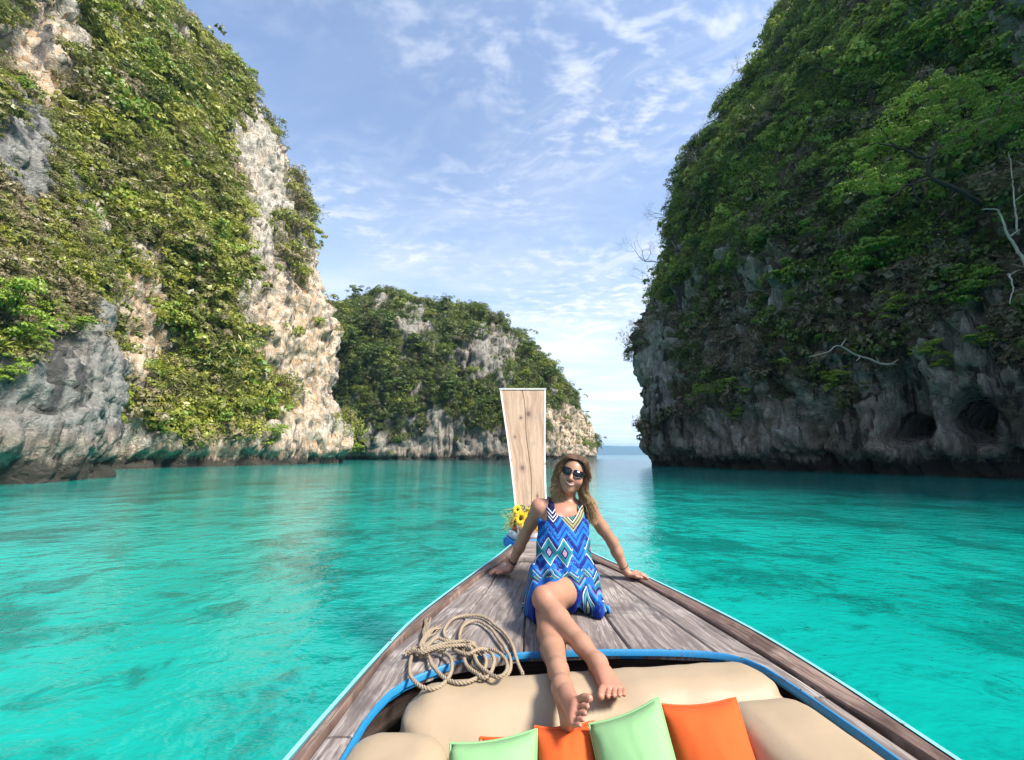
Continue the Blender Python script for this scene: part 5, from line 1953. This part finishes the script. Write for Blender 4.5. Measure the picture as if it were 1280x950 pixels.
    # skirt spread on the deck on both sides
    S.ell(at_Y(668, 752, 2.13), (.060, .105, .062), None, .06)
    S.ell(at_Y(741, 752, 2.12), (.070, .105, .062), None, .06)
    S.ell(at_Y(660, 764, 2.10), (.035, .075, .028), None, .03)
    S.ell(at_Y(747, 763, 2.09), (.045, .075, .028), None, .03)
    # straps
    for st, en in ((at_Y(693, 648, 2.33), shR * .62 + neck * .38 + np.array((0, 0, .050))), (at_Y(729, 648, 2.33), shL * .62 + neck * .38 + np.array((0, 0, .050)))):
        mid = (st + en) / 2 + np.array((0, -.020, .012))
        S.chain([st + np.array((0, .01, -.02)), mid, en, en + np.array((0, .06, -.03))], [.016, .0105, .009, .009], .012)
    ax = [S.lo[k] + S.h * np.arange(S.n[k]) for k in range(3)]
    X_, Y_, Z_ = np.meshgrid(*ax, indexing='ij')
    P_ = np.stack([X_, Y_, Z_], -1)
    # folds falling from the bust
    fold = .0075 * np.sin((X_ - .29) * 62 + 3.0 * np.sin(Z_ * 9)) * sstep(Z_, ZC - .40, ZC - .56)
    S.d = S.d + fold.astype(np.float32)
    ruf = .007 * np.sin(X_ * 95 + 2.5 * np.sin(Y_ * 16)) * sstep(Z_, ZC - .63, ZC - .72)
    S.d = S.d + ruf.astype(np.float32)
    # hem: cut across the thighs; neckline: cut above the bust between the straps
    hem = 2.005 + .018 * np.sin(X_ * 55) + .012 * np.sin(X_ * 21 + 1) - .045 * sstep(np.abs(X_ - .285), .02, .14)
    S.d = np.maximum(S.d, (hem - Y_).astype(np.float32) * .8)
    zn = (ZC - .352) + np.clip((np.abs(X_ - .312) / .105), 0, 1.6) ** 2.2 * .050
    strap = np.abs(np.abs(X_ - (.312 + .006)) - .085) < .020
    zcut = np.where(strap, ZC - .16, zn)
    zcut = np.where(np.abs(X_ - .312) > .108, ZC - .372, zcut)
    S.d = np.maximum(S.d, (Z_ - zcut).astype(np.float32))
    S.d = np.maximum(S.d, (DZ(2.1) + .003 - Z_).astype(np.float32))
    V, F = S.mesh(2)
    # print coordinates follow the cloth: across, and distance up the front from the hem
    up = np.where(V[:, 2] > ZC - .60, V[:, 2] - (ZC - .60) + .11, (V[:, 1] - 2.0) * .5 + (V[:, 2] - (ZC - .60)) * .5 + .03 + .04)
    fr = sstep(V[:, 2], ZC - .66, ZC - .52)
    upf = V[:, 2] - (ZC - .72)
    lap = .02 + (V[:, 1] - 2.0) * .55 + np.maximum(V[:, 2] - (ZC - .60), -.2) * .10
    pr = np.stack([(V[:, 0] - .30) * (1 + .0 * upf), lap * (1 - fr) + (upf) * fr, 0 * upf], 1)
    part('dress', V, F, md, root, True, {'print': pr})

    # ---- hair
    mh, g = material('brown_blonde_hair')
    t = g.n('ShaderNodeAttribute', attribute_name='along').outputs['Fac']
    o_ = g.n('ShaderNodeTexCoord').outputs['Object']
    nz = g.noise(o_, 45, 3, .6)
    tt = g.math('ADD', t, g.math('MULTIPLY', g.math('SUBTRACT', nz, .5), .55))
    c = g.ramp(tt, [(0, (0.090, 0.052, 0.030)), (.3, (0.14, 0.080, 0.042)), (.6, (0.28, 0.165, 0.080)), (1, (0.48, 0.33, 0.17))])
    principled(g, c, .42, None, Specular_IOR_Level=.4)
    rng = np.random.RandomState(8)
    # scalp cap
    nu_, nv_ = 40, 26
    V, F = [], []
    for i in range(nu_):
        for j in range(nv_):
            th, ph = 2 * math.pi * i / nu_, math.pi * j / (nv_ - 1)
            V.append((math.sin(ph) * math.cos(th), math.sin(ph) * math.sin(th), math.cos(ph)))
    V = np.array(V)
    keep = (V[:, 2] > .36 + .20 * np.abs(V[:, 0])) | (V[:, 1] < .10 - .25 * V[:, 2])
    keep &= (V[:, 1] < .82) & (V[:, 2] > -.75)
    Q = V * np.array((.0785, .0995, .0860)) + np.array((0, -.019, .033))
    W = head + Q @ HR.T
    for i in range(nu_):
        for j in range(nv_ - 1):
            q = [i * nv_ + j, ((i + 1) % nu_) * nv_ + j, ((i + 1) % nu_) * nv_ + j + 1, i * nv_ + j + 1]
            if keep[q].all():
                F.append(tuple(q))
    hm = MB()
    used = sorted(set(sum(F, ())))
    mp = {v: k for k, v in enumerate(used)}
    hm.add(W[used], [tuple(mp[v] for v in f) for f in F], .05)
    down = np.array((0, 0, -1.0))
    for k in range(1700):
        sx = -1 if rng.rand() < .44 else 1
        fb = rng.uniform(-.95, .80)                     # back .. front along the parting
        yb = fb * .098 - .019
        zt = .033 + (.090 + .003 * rng.rand()) * math.sqrt(max(0, 1 - fb * fb * .85))
        r0 = H(.008 + sx * rng.uniform(0, .010), yb, zt + .002)
        fr = (fb + 1) / 2
        w = rng.uniform(.074, .094) + .004 * rng.normal()
        front = .030 * fr - .012
        r1 = H(sx * w * .66, yb * .96 + front * .2, .033 + (zt - .033) * .80 + .004 * rng.rand())
        r2 = H(sx * w * 1.04, -.055 + .085 * fr + front, .012)
        r3 = H(sx * (w * rng.uniform(.74, 1.08)), -.055 + .070 * fr + front * .6, -.060)
        Lh = rng.uniform(.05, .15) if sx < 0 else rng.uniform(.07, .20)
        drift = np.array((sx * rng.uniform(-.010, .030), -.035 * fr + rng.uniform(-.01, .01), 0))
        if sx > 0:
            drift = drift + np.array((.028, .0, 0))
        r4 = r3 + down * Lh * .45 + drift * .5
        r5 = r3 + down * Lh + drift + np.array((rng.normal() * .008, rng.normal() * .01, 0))
        q = smooth_path([r0, r1, r2, r3, r4, r5], 34)
        s = np.linspace(0, 1, 34)
        lock = int((fb + 1) * 6) + (20 if sx > 0 else 0)
        ph = (lock * 2.4) % 6.28 + rng.normal() * .5
        am = .018 + .012 * ((lock * 7) % 5) / 5
        wob = (s ** 1.2)[:, None] * (hx * am * np.sin(s * 19 + ph)[:, None] + hf * .012 * np.cos(s * 17 + ph)[:, None])
        along = np.clip(s * (.75 + .55 * rng.rand()) - (.06 if fr > .5 else .18), 0, 1)
        if sx > 0 and fr > .35 and rng.rand() < .35:
            along = along * .3
        hm.tube(q + wob, np.linspace(.0023, .0009, 34), 3, False, along)
    hm.build('hair', mh, root, True, 'along')

    # ---- face details
    ml = simple_mat('lips', (0.34, 0.10, 0.085), .4, .1, 80)
    mt = simple_mat('teeth', (0.56, 0.52, 0.46), .3, .04, 80)
    n = 17
    a = np.linspace(-1, 1, n)
    yb = .0955 - .025 * a * a
    mid = np.stack([.037 * a, yb, -.051 + .015 * a * a], 1)

    def face_pts(L):
        return np.array([H(*p) for p in L])
    mb = MB()
    up_ = mid + np.stack([0 * a, 0 * a, .0062 * (1 - a ** 4) + .001], 1)
    lo_ = mid - np.stack([0 * a, 0 * a, .0075 * (1 - a ** 4) - .0005], 1)
    mb.tube(face_pts(up_), .0018 + .0010 * (1 - a * a), 6)
    mb.tube(face_pts(lo_), .0020 + .0014 * (1 - a * a), 6)
    mb.build('lips', ml, root)
    rows = [face_pts(up_ - np.array((0, .0015, 0))), face_pts(mid + np.array((0, .0005, 0))), face_pts(lo_ - np.array((0, .0015, 0)))]
    P = np.stack(rows, 1)
    idx = np.arange(n * 3).reshape(n, 3)
    F = [tuple(f) for f in np.stack([idx[:-1, :-1], idx[1:, :-1], idx[1:, 1:], idx[:-1, 1:]], -1).reshape(-1, 4)]
    part('teeth', P.reshape(-1, 3), F, mt, root)
    # sunglasses
    mg, g = material('black_lens')
    principled(g, (0.006, 0.006, 0.010), .08, None, Specular_IOR_Level=.6)
    mfr = simple_mat('black_frame', (0.008, 0.008, 0.009), .3, .1, 40)
    sg_ = bpy.data.objects.new('sunglasses', None)
    COL.objects.link(sg_)
    sg_.parent = root
    sg_.empty_display_size = .05
    for sx in (-1, 1):
        ring, ring2 = [], []
        for k in range(28):
            t = 2 * math.pi * k / 28
            cx, cz = math.cos(t), math.sin(t)
            e = .55
            x = .0275 * math.copysign(abs(cx) ** e, cx)
            z = .0205 * math.copysign(abs(cz) ** e, cz)
            z = z * (1.0 if z > 0 else (1.0 - .10 * (x * sx > .01))) - .001
            x *= 1 + .06 * (z > 0)
            X0 = sx * .0345 + x
            yy = .0985 - 5.5 * X0 * X0
            ring.append(H(X0, yy, .016 + z))
        ring = np.array(ring)
        c = ring.mean(0) + hf * .004
        V = np.vstack([[c], ring + hf * .0015, ring - hf * .004, [c - hf * .006]])
        m_ = len(ring)
        F = [(0, 1 + k, 1 + (k + 1) % m_) for k in range(m_)] + [(1 + k, 1 + m_ + k, 1 + m_ + (k + 1) % m_, 1 + (k + 1) % m_) for k in range(m_)] + [(2 * m_ + 1, 1 + m_ + (k + 1) % m_, 1 + m_ + k) for k in range(m_)]
        part('lens', V, F, mg, sg_)
        mb = MB()
        mb.tube(np.vstack([ring, ring[:1]]), .0026, 6, False)
        mb.tube([H(sx * .064, .079, .026), H(sx * .076, .060, .026), H(sx * .082, .0, .018), H(sx * .083, -.02, .012)], .0028, 6)
        mb.build('frame', mfr, sg_)
    mb = MB()
    mb.tube([H(-.009, .0985, .022), H(0, .101, .025), H(.009, .0985, .022)], .0026, 6)
    mb.build('bridge', mfr, sg_)
    # earrings, bracelets
    mm, g = material('silver')
    principled(g, (0.8, 0.78, 0.74), .25, None, Metallic=1.0)
    for sx in (-1, 1):
        mb = MB()
        p = H(sx * .080, .004, -.048)
        for dz_, r in ((0, .0035), (-.008, .005), (-.016, .0055), (-.022, .004)):
            mb.tube([p + down * -dz_ * -1 * -1 + np.array((0, -.004, .003)), p + np.array((0, -.004, dz_ - .003))], r, 8)
        mb.build('earring', mm, root)
    mk = simple_mat('dark_cord', (0.03, 0.025, 0.03), .7, .3, 200)
    for wr, el, off_ in ((wrR, elR, .10), (wrR, elR, .14), (wrL, elL, .10)):
        c = wr + (el - wr) * off_
        ax_ = unit(el - wr)
        u = unit(np.cross(ax_, (0, 0, 1.0)))
        w = np.cross(ax_, u)
        t = np.linspace(0, 2 * math.pi, 25)
        mb = MB()
        mb.tube(c + np.outer(np.cos(t), u) * .0275 + np.outer(np.sin(t), w) * .0275, .0022, 6, False)
        mb.build('bracelet', mk, root)
    return root


PERSON = build_person()


# ------------------------------------------------------------------ the air
def build_haze():
    m = bpy.data.materials.new('sea_haze')
    m.use_nodes = True
    g = NT(m.node_tree)
    v = g.n('ShaderNodeVolumePrincipled', {'Color': (0.30, 0.60, 1.0), 'Density': 1.1e-4, 'Anisotropy': 0.0})
    g.n('ShaderNodeOutputMaterial', {'Volume': v.outputs[0]})
    mb = MB()
    mb.box((0, 0, 112), (18600, 18600, 230))
    o = link('haze', mesh_np('haze', np.concatenate(mb.V), mb.F, [m], False))
    tag(o, 'thin bluish sea haze over the lagoon', kind='stuff')


build_haze()
